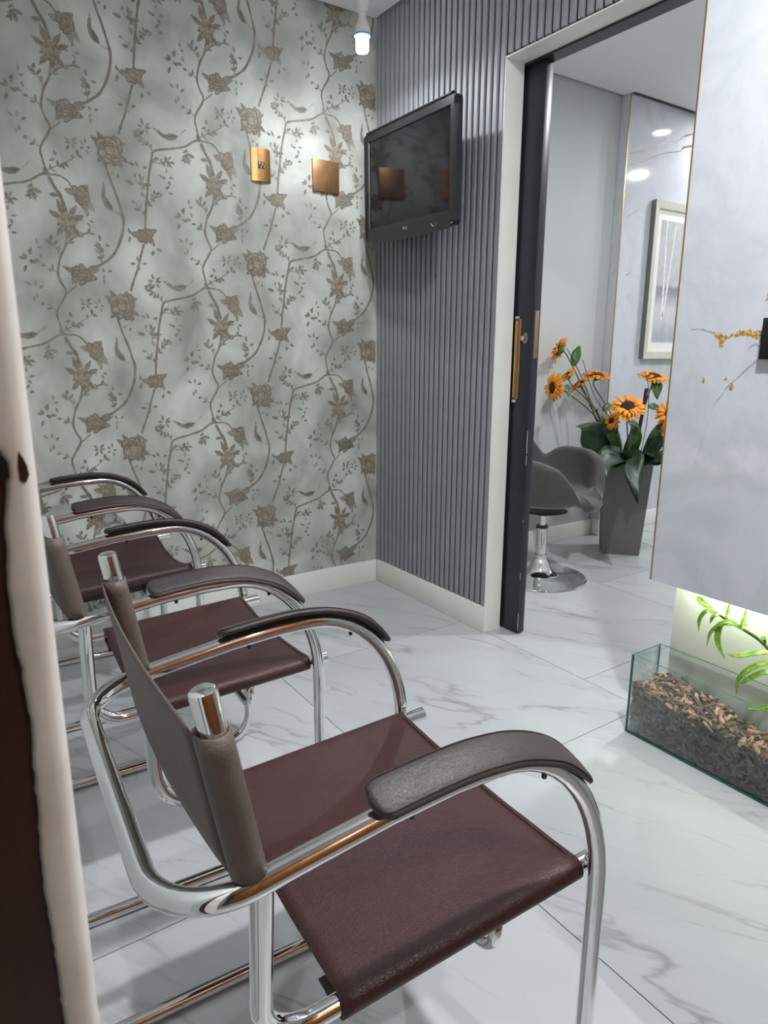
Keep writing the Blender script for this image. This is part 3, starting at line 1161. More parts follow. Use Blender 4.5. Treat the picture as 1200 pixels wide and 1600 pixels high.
def seat_mesh(t, sag):
    bm = bmesh.new()
    wr, zr, Rr = W_ - .027, .432, .0150
    x0_, x1_ = -.378 + LX, -.014 + LX
    rows = []
    nx = 20
    for i in range(nx + 1):
        u = i / nx
        x_ = x0_ + (x1_ - x0_) * u
        zr = .4185 + (x_ - LX + .468) * .054
        wob = .0012 * math.sin(u * 9)
        path = []
        flap = [(-wr + .050, zr - .004 + wob - sag), (-wr + .036, zr - .0125 + wob), (-wr + .018, zr - .0160)]
        path += flap
        for k in range(9):
            a = -PI / 2 - k / 8 * PI
            path.append((-wr + Rr * math.cos(a), zr + Rr * math.sin(a)))
        for k in range(1, 24):
            y_ = -wr + 2 * wr * k / 24
            q = y_ / wr
            s_ = sag * (1 - q * q) * (0.75 + 0.25 * math.sin(u * PI))
            wrk = .0010 * math.sin(q * 11 + u * 5) * math.sin(u * 7 + q * 3) * (1 - q * q)
            path.append((y_, zr + Rr - s_ + wrk))
        for k in range(9):
            a = PI / 2 - k / 8 * PI
            path.append((wr + Rr * math.cos(a), zr + Rr * math.sin(a)))
        path += [(-a, b) for a, b in reversed(flap)]
        rows.append([(x_, a, b) for a, b in path])
    grid(bm, rows)
    o = finish('seat', bm, 'leather_seat', t, True)
    md = o.modifiers.new('thick', 'SOLIDIFY')
    md.thickness = .0032
    md.offset = 0
    # stitched hem along the rear and front edge of the sling
    for xs in (x0_ + .007, x1_ - .007):
        bm = bmesh.new()
        src = min(rows, key=lambda r: abs(r[0][0] - xs))
        i0 = rows.index(src)
        tube(bm, [(xs, b, c + .0018 if abs(b) < wr else c) for a, b, c in src[6:-6]], .0007, 5)
        finish('hem_stitch', bm, 'stitch', o)
    return o


RZ = math.radians(-3.3)
ch1 = build_chair('nearest chrome armchair with dark brown leather seat, in front of the door jamb', (-1.386, -1.993, 0), math.radians(-3.15))
ch2 = dup(ch1, (-1.393, -1.2316, 0), math.radians(-3.4))
ch2['label'] = 'middle chrome and brown leather armchair of the row of three'
ch3 = dup(ch1, (-1.389, -0.423, 0), math.radians(-2.0))
ch3['label'] = 'farthest chrome and brown leather armchair, closest to the floral wallpaper'
seat_mesh(ch1, .010)
seat_mesh(ch2, .022)
seat_mesh(ch3, .050)

# ================================================================== BARE BULBS
def build_bulb(label, loc, cap):
    t = thing('ceiling_bulb', label, 'lamp', loc)
    bm = bmesh.new()
    lathe(bm, [(0, H - loc[2] - .001), (.045, H - loc[2] - .001), (.045, H - loc[2] - .012), (.03, H - loc[2] - .022), (.012, H - loc[2] - .024), (.012, .158), (.0, .158)], 24)
    sharp(finish('ceiling_rose', bm, 'white_plastic', t))
    bm = bmesh.new()
    lathe(bm, [(0, .185), (.016, .185), (.026, .176), (.0275, .165), (.0275, .145), (.0255, .142), (.0235, .132), (.0170, .120), (.0, .120)], 24)
    sharp(finish('lamp_holder', bm, 'white_plastic', t))
    bm = bmesh.new()
    lathe(bm, [(0, .1255), (.0128, .1255), (.0132, .108), (.0155, .100), (.0235, .082), (.0292, .062), (.0305, .054), (.0, .054)], 28)
    sharp(finish('bulb_base', bm, 'white_plastic', t))
    bm = bmesh.new()
    lathe(bm, [(0, .056), (.0295, .0535), (.0285, .046), (.0, .045)], 28)
    sharp(finish('bulb_collar', bm, 'blue_plastic', t))
    for k in range(6):
        a = 2 * PI * k / 6 + .3
        bm = bmesh.new()
        cx_, cy_ = .0165 * math.cos(a), .0165 * math.sin(a)
        lathe(bm, [(0, -.001), (.005, 0), (.0062, .004), (.0062, .047), (0, .047)], 10, cx_, cy_)
        finish('led_tube', bm, 'led_white', t, True)
    bm = bmesh.new()
    lathe(bm, [(0, -.0031), (.0185, -.0031)], 20)
    lathe(bm, [(.0190, -.0034), (.0192, -.001), (0, -.001)], 20, mi=1)
    finish('led_end', bm, [cap, 'white_plastic'], t)
    return t


build_bulb('bare white LED bulb hanging in the corner above the television', (-.318, -.397, 2.172), 'cap_corner')
b3 = build_bulb('unseen bare LED fill bulb added in the hall behind the viewer', (-1.0, -3.35, 2.172), 'cap_hall_fill')

# ================================================================== TELEVISION
tv = thing('television', 'small black flat-screen television on the grey slatted wall', 'television', (-.128, -.405, 1.783))
ay, ti, ro = math.radians(-4.5), math.radians(1.6), math.radians(-1.6)
# local frame: X = right (towards -Y of the room), Y = outward normal, Z = up
nrm_ = Vector((-math.cos(ay) * math.cos(ti), -math.sin(ay) * math.cos(ti), -math.sin(ti))).normalized()
rgt = Vector((0, 0, 1)).cross(-nrm_).normalized() * -1
rgt = Vector((nrm_.y, -nrm_.x, 0)).normalized()
if rgt.y > 0:
    rgt = -rgt
upv = rgt.cross(-nrm_).normalized()
if upv.z < 0:
    upv = -upv
rot = Matrix((-rgt, nrm_, upv)).transposed()
roll_m = Matrix.Rotation(ro, 3, nrm_)
rot = roll_m @ rot
tv.rotation_mode = 'QUATERNION'
tv.rotation_quaternion = rot.to_quaternion()
TW, TH = .325, .211


def tv_outline(ins, off=0.0):
    w_, h_ = TW - ins, TH - ins
    pts = []
    rc = max(.004, .018 - ins)

    def arc(cx_, cz_, a0, a1, r_, n=5):
        for k in range(n + 1):
            a = a0 + (a1 - a0) * k / n
            pts.append((cx_ + r_ * math.cos(a), cz_ + r_ * math.sin(a)))
    arc(w_ - rc, h_ - rc, 0, PI / 2, rc)
    arc(-w_ + rc, h_ - rc, PI / 2, PI, rc)
    # slightly bowed lower edge
    arc(-w_ + rc, -h_ + rc, PI, PI * 1.5, rc)
    if ins < .01:
        for k in range(1, 12):
            u = k / 12
            pts.append((-w_ + rc + (2 * w_ - 2 * rc) * u, -h_ - .012 * math.sin(u * PI)))
    arc(w_ - rc, -h_ + rc, PI * 1.5, PI * 2, rc)
    return pts


def extr(name, pts, y0, y1, mat, parent, bev=0.0):
    bm = bmesh.new()
    a = [bm.verts.new((p[0], y1, p[1])) for p in pts]
    b = [bm.verts.new((p[0], y0, p[1])) for p in pts]
    bm.faces.new(a)
    bm.faces.new(b[::-1])
    n = len(pts)
    for i in range(n):
        bm.faces.new((a[i], b[i], b[(i + 1) % n], a[(i + 1) % n]))
    if bev:
        ed = [e for e in bm.edges if abs(e.verts[0].co.y - y1) < 1e-6 and abs(e.verts[1].co.y - y1) < 1e-6]
        bmesh.ops.bevel(bm, geom=ed, offset=bev, segments=3, affect='EDGES')
    return sharp(finish(name, bm, mat, parent), 30)


# bezel with an opening for the screen
bm = bmesh.new()
o_ = tv_outline(0)
ii = [(.298, .176), (-.298, .176), (-.298, -.160), (.298, -.160)]
oa = [bm.verts.new((p[0], 0.0, p[1])) for p in o_]
ob = [bm.verts.new((p[0] * .99, -.035, p[1] * .985)) for p in o_]
n = len(oa)
for i in range(n):
    bm.faces.new((oa[i], ob[i], ob[(i + 1) % n], oa[(i + 1) % n]))
bm.faces.new(ob[::-1])
ia = [bm.verts.new((p[0], 0.0, p[1])) for p in ii]
ib = [bm.verts.new((p[0] * .992, -.006, p[1] * .99)) for p in ii]
for i in range(4):
    bm.faces.new((ia[i], ia[(i + 1) % 4], ib[(i + 1) % 4], ib[i]))
eo = [bm.edges.get((oa[i], oa[(i + 1) % n])) for i in range(n)]
ei = [bm.edges.get((ia[i], ia[(i + 1) % 4])) for i in range(4)]
bmesh.ops.triangle_fill(bm, use_beauty=True, edges=eo + ei, normal=(0, 1, 0))
bmesh.ops.bevel(bm, geom=[bm.edges.get((oa[i], oa[(i + 1) % n])) for i in range(n)], offset=.005, segments=3, affect='EDGES')
sharp(finish('bezel', bm, 'tv_black', tv), 30)
boxo('screen', (-.297, .297, -.0085, -.0055, -.160, .175), 'tv_screen', tv)
extr('back_housing', [(.24, .14), (-.24, .14), (-.24, -.14), (.24, -.14)], -.060, -.030, 'tv_black', tv, 0)
boxo('wall_bracket', (-.06, .06, -.145, -.055, -.06, .06), 'plastic_black', tv)
# maker's mark: round badge and two letters
bm = bmesh.new()
vs = [bm.verts.new((.012 + .006 * math.cos(2 * PI * k / 16), .0008, -.187 + .006 * math.sin(2 * PI * k / 16))) for k in range(16)]
bm.faces.new(vs)
r = bmesh.ops.extrude_face_region(bm, geom=list(bm.faces))
bmesh.ops.translate(bm, verts=[v for v in r['geom'] if isinstance(v, bmesh.types.BMVert)], vec=(0, -.0006, 0))
badge = finish('logo_badge', bm, 'nickel', tv)
cu = bpy.data.curves.new('logo_text', 'FONT')
cu.body = 'LG'
cu.size = .0150
cu.extrude = .0004
tmp = bpy.data.objects.new('tmp_text', cu)
COL.objects.link(tmp)
bpy.context.view_layer.update()
tme = bpy.data.meshes.new_from_object(tmp.evaluated_get(bpy.context.evaluated_depsgraph_get()))
bpy.data.objects.remove(tmp, do_unlink=True)
tme.materials.clear()
tme.materials.append(M['nickel'])
lo = bpy.data.objects.new('logo_text', tme)
COL.objects.link(lo)
lo.parent = tv
lo.matrix_local = Matrix.Translation((.003, .0006, -.1925)) @ Matrix.Rotation(PI, 4, 'Z') @ Matrix.Rotation(PI / 2, 4, 'X')
bm = bmesh.new()
tube(bm, [(-.205 + .022 * math.cos(a), .0012, -.182 + .022 * math.sin(a)) for a in [PI * (1.15 + .7 * k / 10) for k in range(11)]], .0011, 6)
finish('power_light_arc', bm, 'nickel', tv)

# ================================================================== WALL PLATES
sp = thing('switch_plate', 'narrow brushed copper outlet plate with a socket, left of the square plate', 'wall plate', (-.549, 0, 1.842), group='copper wall plates')
bm = bmesh.new()
rows = []
for i in range(9):
    u = -1 + 2 * i / 8
    x_ = u * .041
    y_ = -.004 - .008 * (1 - u * u)
    rows.append([(x_, 0, -.0615), (x_, y_, -.0605), (x_, y_, .0605), (x_, 0, .0615)])
grid(bm, rows)
for s in (rows[0], rows[-1]):
    vs = [min(bm.verts, key=lambda v: (v.co - Vector(p)).length) for p in s]
    bm.faces.new(vs)
sharp(finish('plate', bm, 'brushed_copper', sp), 50)
boxo('outlet_module', (-.015, .015, -.0128, -.006, -.014, .012), 'outlet_dark', sp, .001)
for dx, dz in ((-.009, .006), (-.003, -.008), (.004, .004), (.010, -.006)):
    boxo('outlet_contact', (dx - .0022, dx + .0022, -.0136, -.0122, dz - .004, dz + .004), 'brass_worn', sp)
bp = thing('blank_plate', 'square satin copper blank wall plate beside the television', 'wall plate', (-.254, 0, 1.838), group='copper wall plates')
boxo('plate', (-.063, .063, -.010, 0.0, -.0625, .0625), 'satin_copper', bp, .0015)
boxo('plate_base', (-.058, .058, -.004, 0.002, -.058, .058), 'outlet_dark', bp)

# ================================================================== SLIDING DOOR
sd = thing('sliding_door', 'black lacquered pocket sliding door pulled partly out of the slatted wall', 'door', (.1225, -.893, 0))
boxo('leaf', (-.0175, .0175, 0.0, .80, .006, Hd + .02), 'black_lacquer', sd, .0015)
# scraped paint along the leading edge
for z0_, z1_, w_ in ((.235, .262, .0007), (.70, .735, .0010), (.745, .83, .0013), (.02, .09, .0010), (.47, .482, .0007)):
    boxo('paint_scrape', (-.0181, -.0168, -.0006, w_, z0_, z1_), 'chip_wear', sd)
hd = boxo('pull_handle', (-.0225, -.0175, .058, .090, .945, 1.242), 'brass_worn', sd, .0015)
bm = bmesh.new()
tube(bm, [(-.0245, .0745, .952), (-.0245, .0745, 1.236)], .0075, 12)
sharp(finish('pull_bar', bm, 'brass_satin', hd), 50)
boxo('pull_end', (-.030, -.019, .060, .081, 1.2425, 1.252), 'nickel', hd, .001)
boxo('pull_end', (-.030, -.019, .060, .081, .934, .944), 'nickel', hd, .001)
bm = bmesh.new()
pts = [(.0085 * math.cos(2 * PI * k / 20), .020 * math.sin(2 * PI * k / 20)) for k in range(20)]
a = [bm.verts.new((-.0215, .034 + p[0] * 1.3, 1.172 + p[1])) for p in pts]
b = [bm.verts.new((-.0175, .034 + p[0] * 1.3, 1.172 + p[1])) for p in pts]
bm.faces.new(a)
for i in range(20):
    bm.faces.new((a[i], b[i], b[(i + 1) % 20], a[(i + 1) % 20]))
lk = finish('lock_escutcheon', bm, 'brass_worn', sd)
bm = bmesh.new()
tube(bm, [(-.0215, .036, 1.172), (-.034, .036, 1.172)], .0085, 12)
sharp(finish('lock_cylinder', bm, 'nickel', lk), 40)
boxo('edge_plate', (-.010, .010, -.0015, 0.0005, 1.100, 1.270), 'brass_worn', sd, .0004)

# ================================================================== MARBLE PANEL (hung in front of the wall end)
PX, PY, PZ = -.100, -1.606, .481
mp = thing('marble_panel', 'large white veined marble panel with gold edge, hung above the glass planter', 'panel', (PX, PY, PZ))
boxo('slab', (0, .028, -.80, -.0045, 0, H - PZ - .002), 'onyx_panel', mp)
boxo('edge_trim', (-.0012, .0285, -.0045, 0.0, 0, H - PZ - .002), 'gold_trim', mp)
boxo('mounting_rail', (.028, .098, -.78, -.06, 1.2, 1.26), 'groove_dark', mp)
boxo('mounting_rail', (.028, .098, -.78, -.06, .12, .18), 'groove_dark', mp)


def decal(name, pts, mat, parent, th=.0004):
    bm = bmesh.new()
    vs = [bm.verts.new((-th, y - PY, z - PZ)) for y, z in pts]
    vb = [bm.verts.new((.001, y - PY, z - PZ)) for y, z in pts]
    bm.faces.new(vs)
    n_ = len(vs)
    for i in range(n_):
        bm.faces.new((vs[i], vs[(i + 1) % n_], vb[(i + 1) % n_], vb[i]))
    bmesh.ops.triangulate(bm, faces=[f for f in bm.faces if len(f.verts) > 4])
    return finish(name, bm, mat, parent)


dr = random.Random(5)


def vein_poly(line, widths):
    L_, R2 = [], []
    P3 = catmull([(a, b, 0) for a, b in line], 5)
    for i, q in enumerate(P3):
        f = i / (len(P3) - 1) * (len(widths) - 1)
        k = min(int(f), len(widths) - 2)
        w_ = widths[k] + (widths[k + 1] - widths[k]) * (f - k)
        L_.append((q.x + dr.uniform(-.0012, .0012), q.y + w_ * dr.uniform(.35, 1.0) + .0003))
        R2.append((q.x + dr.uniform(-.0012, .0012), q.y - w_ * dr.uniform(.35, 1.0) - .0003))
    return L_ + R2[::-1]


def flakes(name, regions, mat, parent):
    bm = bmesh.new()
    for (y, z, ry, rz_, n_) in regions:
        for _ in range(n_):
            a, d = dr.uniform(0, 2 * PI), math.sqrt(dr.random())
            cy_, cz_ = y + math.cos(a) * d * ry, z + math.sin(a) * d * rz_
            r0 = dr.uniform(.0012, .0036)
            m_ = dr.randint(5, 7)
            ps_ = [(cy_ + r0 * dr.uniform(.6, 1.3) * math.cos(2 * PI * k / m_), cz_ + r0 * dr.uniform(.6, 1.3) * math.sin(2 * PI * k / m_)) for k in range(m_)]
            th = dr.uniform(.0002, .0006)
            vs = [bm.verts.new((-th, q[0] - PY, q[1] - PZ)) for q in ps_]
            vb = [bm.verts.new((.0005, q[0] - PY, q[1] - PZ)) for q in ps_]
            bm.faces.new(vs)
            for k in range(m_):
                bm.faces.new((vs[k], vs[(k + 1) % m_], vb[(k + 1) % m_], vb[k]))
    return finish(name, bm, mat, parent)


flakes('gold_vein', [(-1.733, 1.166, .009, .008, 26), (-1.742, 1.160, .011, .009, 30), (-1.742, 1.146, .006, .010, 22), (-1.757, 1.162, .008, .003, 8)], 'gold_flake', mp)
flakes('gold_vein', [(-1.772, 1.166, .010, .004, 12), (-1.79, 1.171, .012, .006, 26), (-1.81, 1.172, .012, .007, 26), (-1.83, 1.168, .014, .008, 30), (-1.85, 1.160, .014, .012, 36), (-1.87, 1.15, .014, .012, 30)], 'gold_flake', mp)
flakes('gold_vein', [(-1.782, 1.040, .004, .009, 14), (-1.768, 1.058, .006, .004, 5)], 'gold_flake', mp)
flakes('gold_vein', [(-1.848, 1.25, .010, .012, 20), (-1.870, 1.235, .014, .012, 26)], 'gold_flake', mp)
flakes('gold_vein', [(-1.704, 1.053, .003, .007, 7)], 'gold_flake', mp)
decal('grey_vein', vein_poly([(-1.655, 1.183), (-1.68, 1.184), (-1.70, 1.180), (-1.724, 1.172)], [.0012, .0018, .0028, .003]), 'vein_grey', mp)
decal('grey_vein', vein_poly([(-1.74, 0.99), (-1.757, 1.018), (-1.772, 1.040), (-1.80, 1.070), (-1.83, 1.100), (-1.85, 1.118)], [.001, .003, .004, .004, .005, .003]), 'vein_grey', mp)
decal('grey_vein', vein_poly([(-1.705, .834), (-1.715, .88), (-1.728, .94), (-1.742, .99)], [.0005, .0014, .001, .002]), 'vein_grey', mp)
decal('grey_vein', vein_poly([(-1.81, 1.13), (-1.826, 1.145), (-1.84, 1.14)], [.001, .004, .002]), 'vein_grey', mp)

# LED strip behind the lower edge of the panel lights the wall below
st_ = thing('led_strip', 'green-white LED strip tucked behind the marble panel above the planter', 'light strip', (-.052, -1.66, .505))
boxo('channel', (-.008, .008, -.72, 0, 0, .010), 'nickel', st_)
boxo('diffuser', (-.006, .006, -.715, -.005, -.004, 0.0), 'strip_glow', st_)

# small black box at the right edge of the picture
wb = thing('wall_box', 'small black box fixed to the marble panel at the right picture edge', 'wall box', (PX, -1.849, 1.110))
boxo('body', (-.018, 0.0, -.16, 0, 0, .096), 'plastic_black', wb, .002)
boxo('cover', (-.020, -.016, -.155, -.005, .005, .091), 'tv_black', wb, .001)

# ================================================================== GLASS PLANTER
GX0, GX1, GY0, GY1, GH = -.143, -.004, -1.600, -2.36, .253
gp = thing('glass_planter', 'long open glass trough filled with bark, below the marble panel', 'planter', ((GX0 + GX1) / 2, (GY0 + GY1) / 2, 0))
gx, gy = gp.location.x, gp.location.y


def pane(name, b):
    bm = bmesh.new()
    vs, fs = box(bm, b[0] - gx, b[1] - gx, b[2] - gy, b[3] - gy, b[4], b[5])
    dims = (b[1] - b[0], b[3] - b[2], b[5] - b[4])
    ax = dims.index(min(dims))
    bm.normal_update()
    for f in fs:
        f.material_index = 0 if abs(f.normal[ax]) > .9 else 1
    o = finish(name, bm, ['clear_glass', 'glass_edge'], gp)
    return o


T_ = .005
pane('glass_pane', (GX0, GX0 + T_, GY1, GY0, .005, GH))
pane('glass_pane', (GX1 - T_, GX1, GY1, GY0, .005, GH))
pane('glass_pane', (GX0 + T_ + .0003, GX1 - T_ - .0003, GY0 - T_, GY0, .005, GH))
pane('glass_pane', (GX0 + T_ + .0003, GX1 - T_ - .0003, GY1, GY1 + T_, .005, GH))
pane('glass_base', (GX0, GX1, GY1, GY0, .0005, .0046))

# bark filling: dark core, chips on top and against the glass
def bark_h(y, x):
    u = (GY0 - y)
    return .150 - .05 * min(1, u / .5) + .028 * math.exp(-((u - .06) / .05) ** 2) * 0 + .010 * math.sin(u * 17 + x * 30) + .012 * math.sin(x * 40 + 1.0) * .5 + .015 * (x - GX0) / (GX1 - GX0)


bx0, bx1, by0, by1 = GX0 + T_ + .001, GX1 - T_ - .001, GY0 - T_ - .001, GY1 + T_ + .001
bm = bmesh.new()
rows = []
for i in range(60):
    y = by0 - .010 + (by1 + .010 - by0 + .010) * i / 59
    row = [(bx0 + .010, y, .008)] + [(bx0 + .010 + (bx1 - bx0 - .020) * k / 8, y, bark_h(y, bx0 + (bx1 - bx0) * k / 8) - .014) for k in range(9)] + [(bx1 - .010, y, .008)]
    rows.append(row)
V = grid(bm, rows)
bm.faces.new(V[0])
bm.faces.new(V[-1])
core = finish('bark_bed', bm, 'bark_core', None, True)
tag(core, 'dark packed soil bed under the bark inside the glass trough', 'soil', kind='stuff')
br = random.Random(21)
verts, faces, tone = [], [], []
TON = [srgb(178, 142, 118), srgb(156, 122, 104), srgb(134, 106, 94), srgb(112, 90, 82), srgb(196, 162, 132), srgb(100, 84, 78)]
TDK = [srgb(98, 86, 84), srgb(84, 74, 73), srgb(110, 96, 92), srgb(76, 68, 67), srgb(122, 106, 100)]  # greyed darker set: dimness and haze behind the glass painted into the chips


def chip(c, ax, nrm3, ln, wd2, th, tn):
    ax = ax.normalized()
    nn = (nrm3 - ax * nrm3.dot(ax)).normalized()
    sd_ = ax.cross(nn)
    s = len(verts)
    j = lambda a: a * br.uniform(.75, 1.2)
    for e, f in ((-1, .55), (-.2, 1), (1, .6)):
        for sx, sn in ((-1, -1), (1, -1), (1, 1), (-1, 1)):
            p = c + ax * (ln * .5 * e) + sd_ * (sx * j(wd2) * .5 * f) + nn * (sn * th * .5)
            p.x = min(max(p.x, bx0), bx1)
            p.y = max(min(p.y, by0), by1)
            p.z = max(p.z, .006)
            verts.append(p[:])
    for b in (0, 4):
        for k in range(4):
            k2 = (k + 1) % 4
            faces.append((s + b + k, s + b + k2, s + b + 4 + k2, s + b + 4 + k))
    faces.append((s + 3, s + 2, s + 1, s))
    faces.append((s + 8, s + 9, s + 10, s + 11))
    tone.extend([tn] * 12)


for k in range(900):
    y = br.uniform(by1, by0)
    x = br.uniform(bx0 + .004, bx1 - .004)
    z = bark_h(y, x) + br.uniform(-.012, .010)
    ax = Vector((br.uniform(-1, 1), br.uniform(-1, 1), br.uniform(-.35, .45)))
    nn = Vector((br.uniform(-.5, .5), br.uniform(-.5, .5), 1))
    chip(Vector((x, y, z)), ax, nn, br.uniform(.020, .050), br.uniform(.006, .014), br.uniform(.003, .006), vary(br.choice(TON), br, .15))
for k in range(1500):
    y = br.uniform(by1, by0)
    if k % 5 == 0:
        x, y = br.uniform(bx0, bx1), by0 - br.uniform(.001, .008)
        nn = Vector((0, 1, 0))
        ax = Vector((br.uniform(-1, 1), .1, br.uniform(-.7, .7)))
    else:
        x = bx0 + br.uniform(.001, .008)
        nn = Vector((-1, 0, 0))
        ax = Vector((.1, br.uniform(-1, 1), br.uniform(-.7, .7)))
    z = br.uniform(.007, bark_h(y, x) - .004)
    chip(Vector((x, y, z)), ax, nn + Vector((br.uniform(-.2, .2), br.uniform(-.2, .2), br.uniform(-.2, .2))), br.uniform(.014, .034), br.uniform(.006, .012), br.uniform(.002, .004), vary(br.choice(TDK), br, .15))
me = bpy.data.meshes.new('bark_chips')
me.from_pydata(verts, [], faces)
at_ = me.color_attributes.new('tone', 'FLOAT_COLOR', 'POINT')
at_.data.foreach_set('color', [v for c in tone for v in c])
me.materials.append(M['bark'])
bc = bpy.data.objects.new('bark_chips', me)
COL.objects.link(bc)
tag(bc, 'loose brown bark chips filling the glass trough', 'bark', kind='stuff')


# leaf ribbon: curved, folded blade with thickness
def blade(bm, pts, wid, normal, fold=.25, curl=0.0, th=.0009, nseg=4, tip=1.0):
    P = catmull(pts, nseg)
    n_ = len(P)
    rows_t, rows_b = [], []
    for i, q in enumerate(P):
        u = i / (n_ - 1)
        tn = (P[min(i + 1, n_ - 1)] - P[max(i - 1, 0)]).normalized()
        sd_ = tn.cross(normal)
        if sd_.length < 1e-4:
            sd_ = tn.orthogonal()
        sd_.normalize()
        nn = sd_.cross(tn).normalized()
        w_ = wid * (math.sin(PI * min(1, .06 + u * .94) ** .8) ** .9 * .5 + .004)
        if u == 1:
            w_ = wid * .02
        r_ = []
        for k in (-1, -.5, 0, .5, 1):
            r_.append(q + sd_ * (w_ * k) + nn * (abs(k) * w_ * fold + curl * wid * math.sin(u * 9 + k * 2) * abs(k) * .15))
        rows_t.append([v + nn * th for v in r_])
        rows_b.append([v - nn * th for v in r_])
    A = grid(bm, rows_t)
    B = grid(bm, rows_b, True)
    for i in range(n_ - 1):
        for k in (0, -1):
            f = bm.faces.new((A[i][k], A[i + 1][k], B[i + 1][k], B[i][k]))
    for e in (0, -1):
        for k in range(4):
            bm.faces.new((A[e][k], A[e][k + 1], B[e][k + 1], B[e][k]))


# variegated plant growing out of the trough (rooted beyond the picture edge)
dp = thing('variegated_plant', 'yellow-green variegated plant arching over the glass trough', 'plant', (-.062, -2.06, .095))
o0 = dp.location


def rel(p, o):
    return tuple(Vector(p) - Vector(o))


bm = bmesh.new()
tube(bm, catmull([rel(q, o0) for q in [(-.062, -2.06, .095), (-.062, -2.03, .22), (-.060, -1.99, .32), (-.058, -1.93, .385), (-.058, -1.862, .41), (-.057, -1.804, .424), (-.056, -1.762, .438)]], 5), [.0055] * 15 + [.0045] * 10 + [.003] * 6, 8)
finish('stem', bm, 'stem_green', dp, True)
for pts, wd_ in [
        ([(-.057, -1.775, .436), (-.060, -1.752, .446), (-.062, -1.738, .456), (-.060, -1.727, .458)], .017),
        ([(-.057, -1.79, .430), (-.066, -1.768, .428), (-.075, -1.756, .40), (-.075, -1.757, .365)], .013),
        ([(-.057, -1.80, .428), (-.068, -1.79, .420), (-.074, -1.785, .398)], .011),
        ([(-.058, -1.845, .412), (-.074, -1.818, .408), (-.085, -1.797, .378), (-.085, -1.790, .335)], .012),
        ([(-.058, -1.83, .418), (-.078, -1.818, .405), (-.088, -1.822, .36), (-.085, -1.846, .318)], .018),
        ([(-.058, -1.875, .405), (-.080, -1.845, .425), (-.088, -1.818, .410), (-.090, -1.805, .385)], .014),
        ([(-.058, -1.86, .41), (-.070, -1.875, .428), (-.074, -1.885, .425)], .012),
        ([(-.058, -1.82, .42), (-.045, -1.815, .445), (-.042, -1.818, .468)], .008),
        ([(-.058, -1.86, .41), (-.045, -1.862, .44), (-.040, -1.860, .466)], .008),
        ([(-.059, -1.95, .375), (-.085, -1.92, .365), (-.10, -1.885, .348), (-.10, -1.855, .342)], .015),
        ([(-.059, -1.97, .36), (-.09, -1.93, .335), (-.10, -1.897, .290), (-.098, -1.893, .24)], .016),
        ([(-.060, -1.99, .33), (-.09, -1.95, .325), (-.10, -1.915, .29), (-.098, -1.898, .275)], .015),
        ([(-.060, -1.93, .385), (-.075, -1.935, .41), (-.085, -1.925, .405)], .013),
        ([(-.060, -1.95, .38), (-.050, -1.97, .43), (-.045, -1.99, .45)], .014),
        ([(-.061, -2.0, .31), (-.09, -2.02, .34), (-.10, -2.06, .33)], .016),
        ([(-.061, -2.02, .25), (-.09, -1.99, .25), (-.10, -1.95, .225), (-.10, -1.925, .215)], .014)]:
    bm = bmesh.new()
    blade(bm, [rel(q, o0) for q in pts], wd_, Vector((-.7, 0, .7)), .3, .4)
    finish('leaf', bm, 'leaf_variegated', dp, True)

# ================================================================== NEXT ROOM
ps = thing('marble_wall_panel', 'glossy veined marble wall panel with gold corner edge behind the sunflowers', 'panel', (1.625, 0, 0))
boxo('slab', (.004, 1.9, -.060, -.002, .10, H + .012), 'onyx_far', ps)
boxo('side_slab', (0.0, .004, -.060, -.002, .10, H + .012), 'stone_edge', ps)
boxo('edge_trim', (-.001, .005, -.0625, -.0590, .10, H + .012), 'gold_trim', ps)
boxo('plinth', (-.004, 1.9, -.066, -.002, 0.001, .10), 'cream_paint', ps, .002)

for line, ws in (([(1.641, 2.191), (1.74, 2.215), (1.852, 2.248), (1.935, 2.287), (1.994, 2.303), (2.072, 2.318), (2.154, 2.362), (2.3, 2.40)], [.002, .006, .004, .003, .005, .002, .003, .006, .004]),
                 ([(1.648, 2.133), (1.747, 2.16), (1.847, 2.197), (1.95, 2.236), (2.033, 2.255), (2.106, 2.272), (2.152, 2.3), (2.3, 2.33)], [.004, .003, .007, .003, .004, .003, .009, .006]),
                 ([(1.70, 1.55), (1.72, 1.56), (1.74, 1.575)], [.001, .004, .001]), ([(1.66, 1.86), (1.72, 1.89), (1.78, 1.92)], [.001, .002, .0005])):
    L_ = vein_poly(line, ws)
    bm = bmesh.new()
    vs = [bm.verts.new((a - 1.625, -.0604, b)) for a, b in L_]
    vb = [bm.verts.new((a - 1.625, -.0595, b)) for a, b in L_]
    bm.faces.new(vs)
    for i in range(len(vs)):
        bm.faces.new((vs[i], vs[(i + 1) % len(vs)], vb[(i + 1) % len(vs)], vb[i]))
    bmesh.ops.triangulate(bm, faces=[f for f in bm.faces if len(f.verts) > 4])
    finish('brown_vein', bm, 'vein_brown', ps)

# framed birch picture
pf = thing('framed_picture', 'silver framed grey picture of birch trunks on the marble panel', 'picture', (2.175, -.062, 1.530))
FW, FH, FB, FD = .290, .450, .042, .032
bm = bmesh.new()


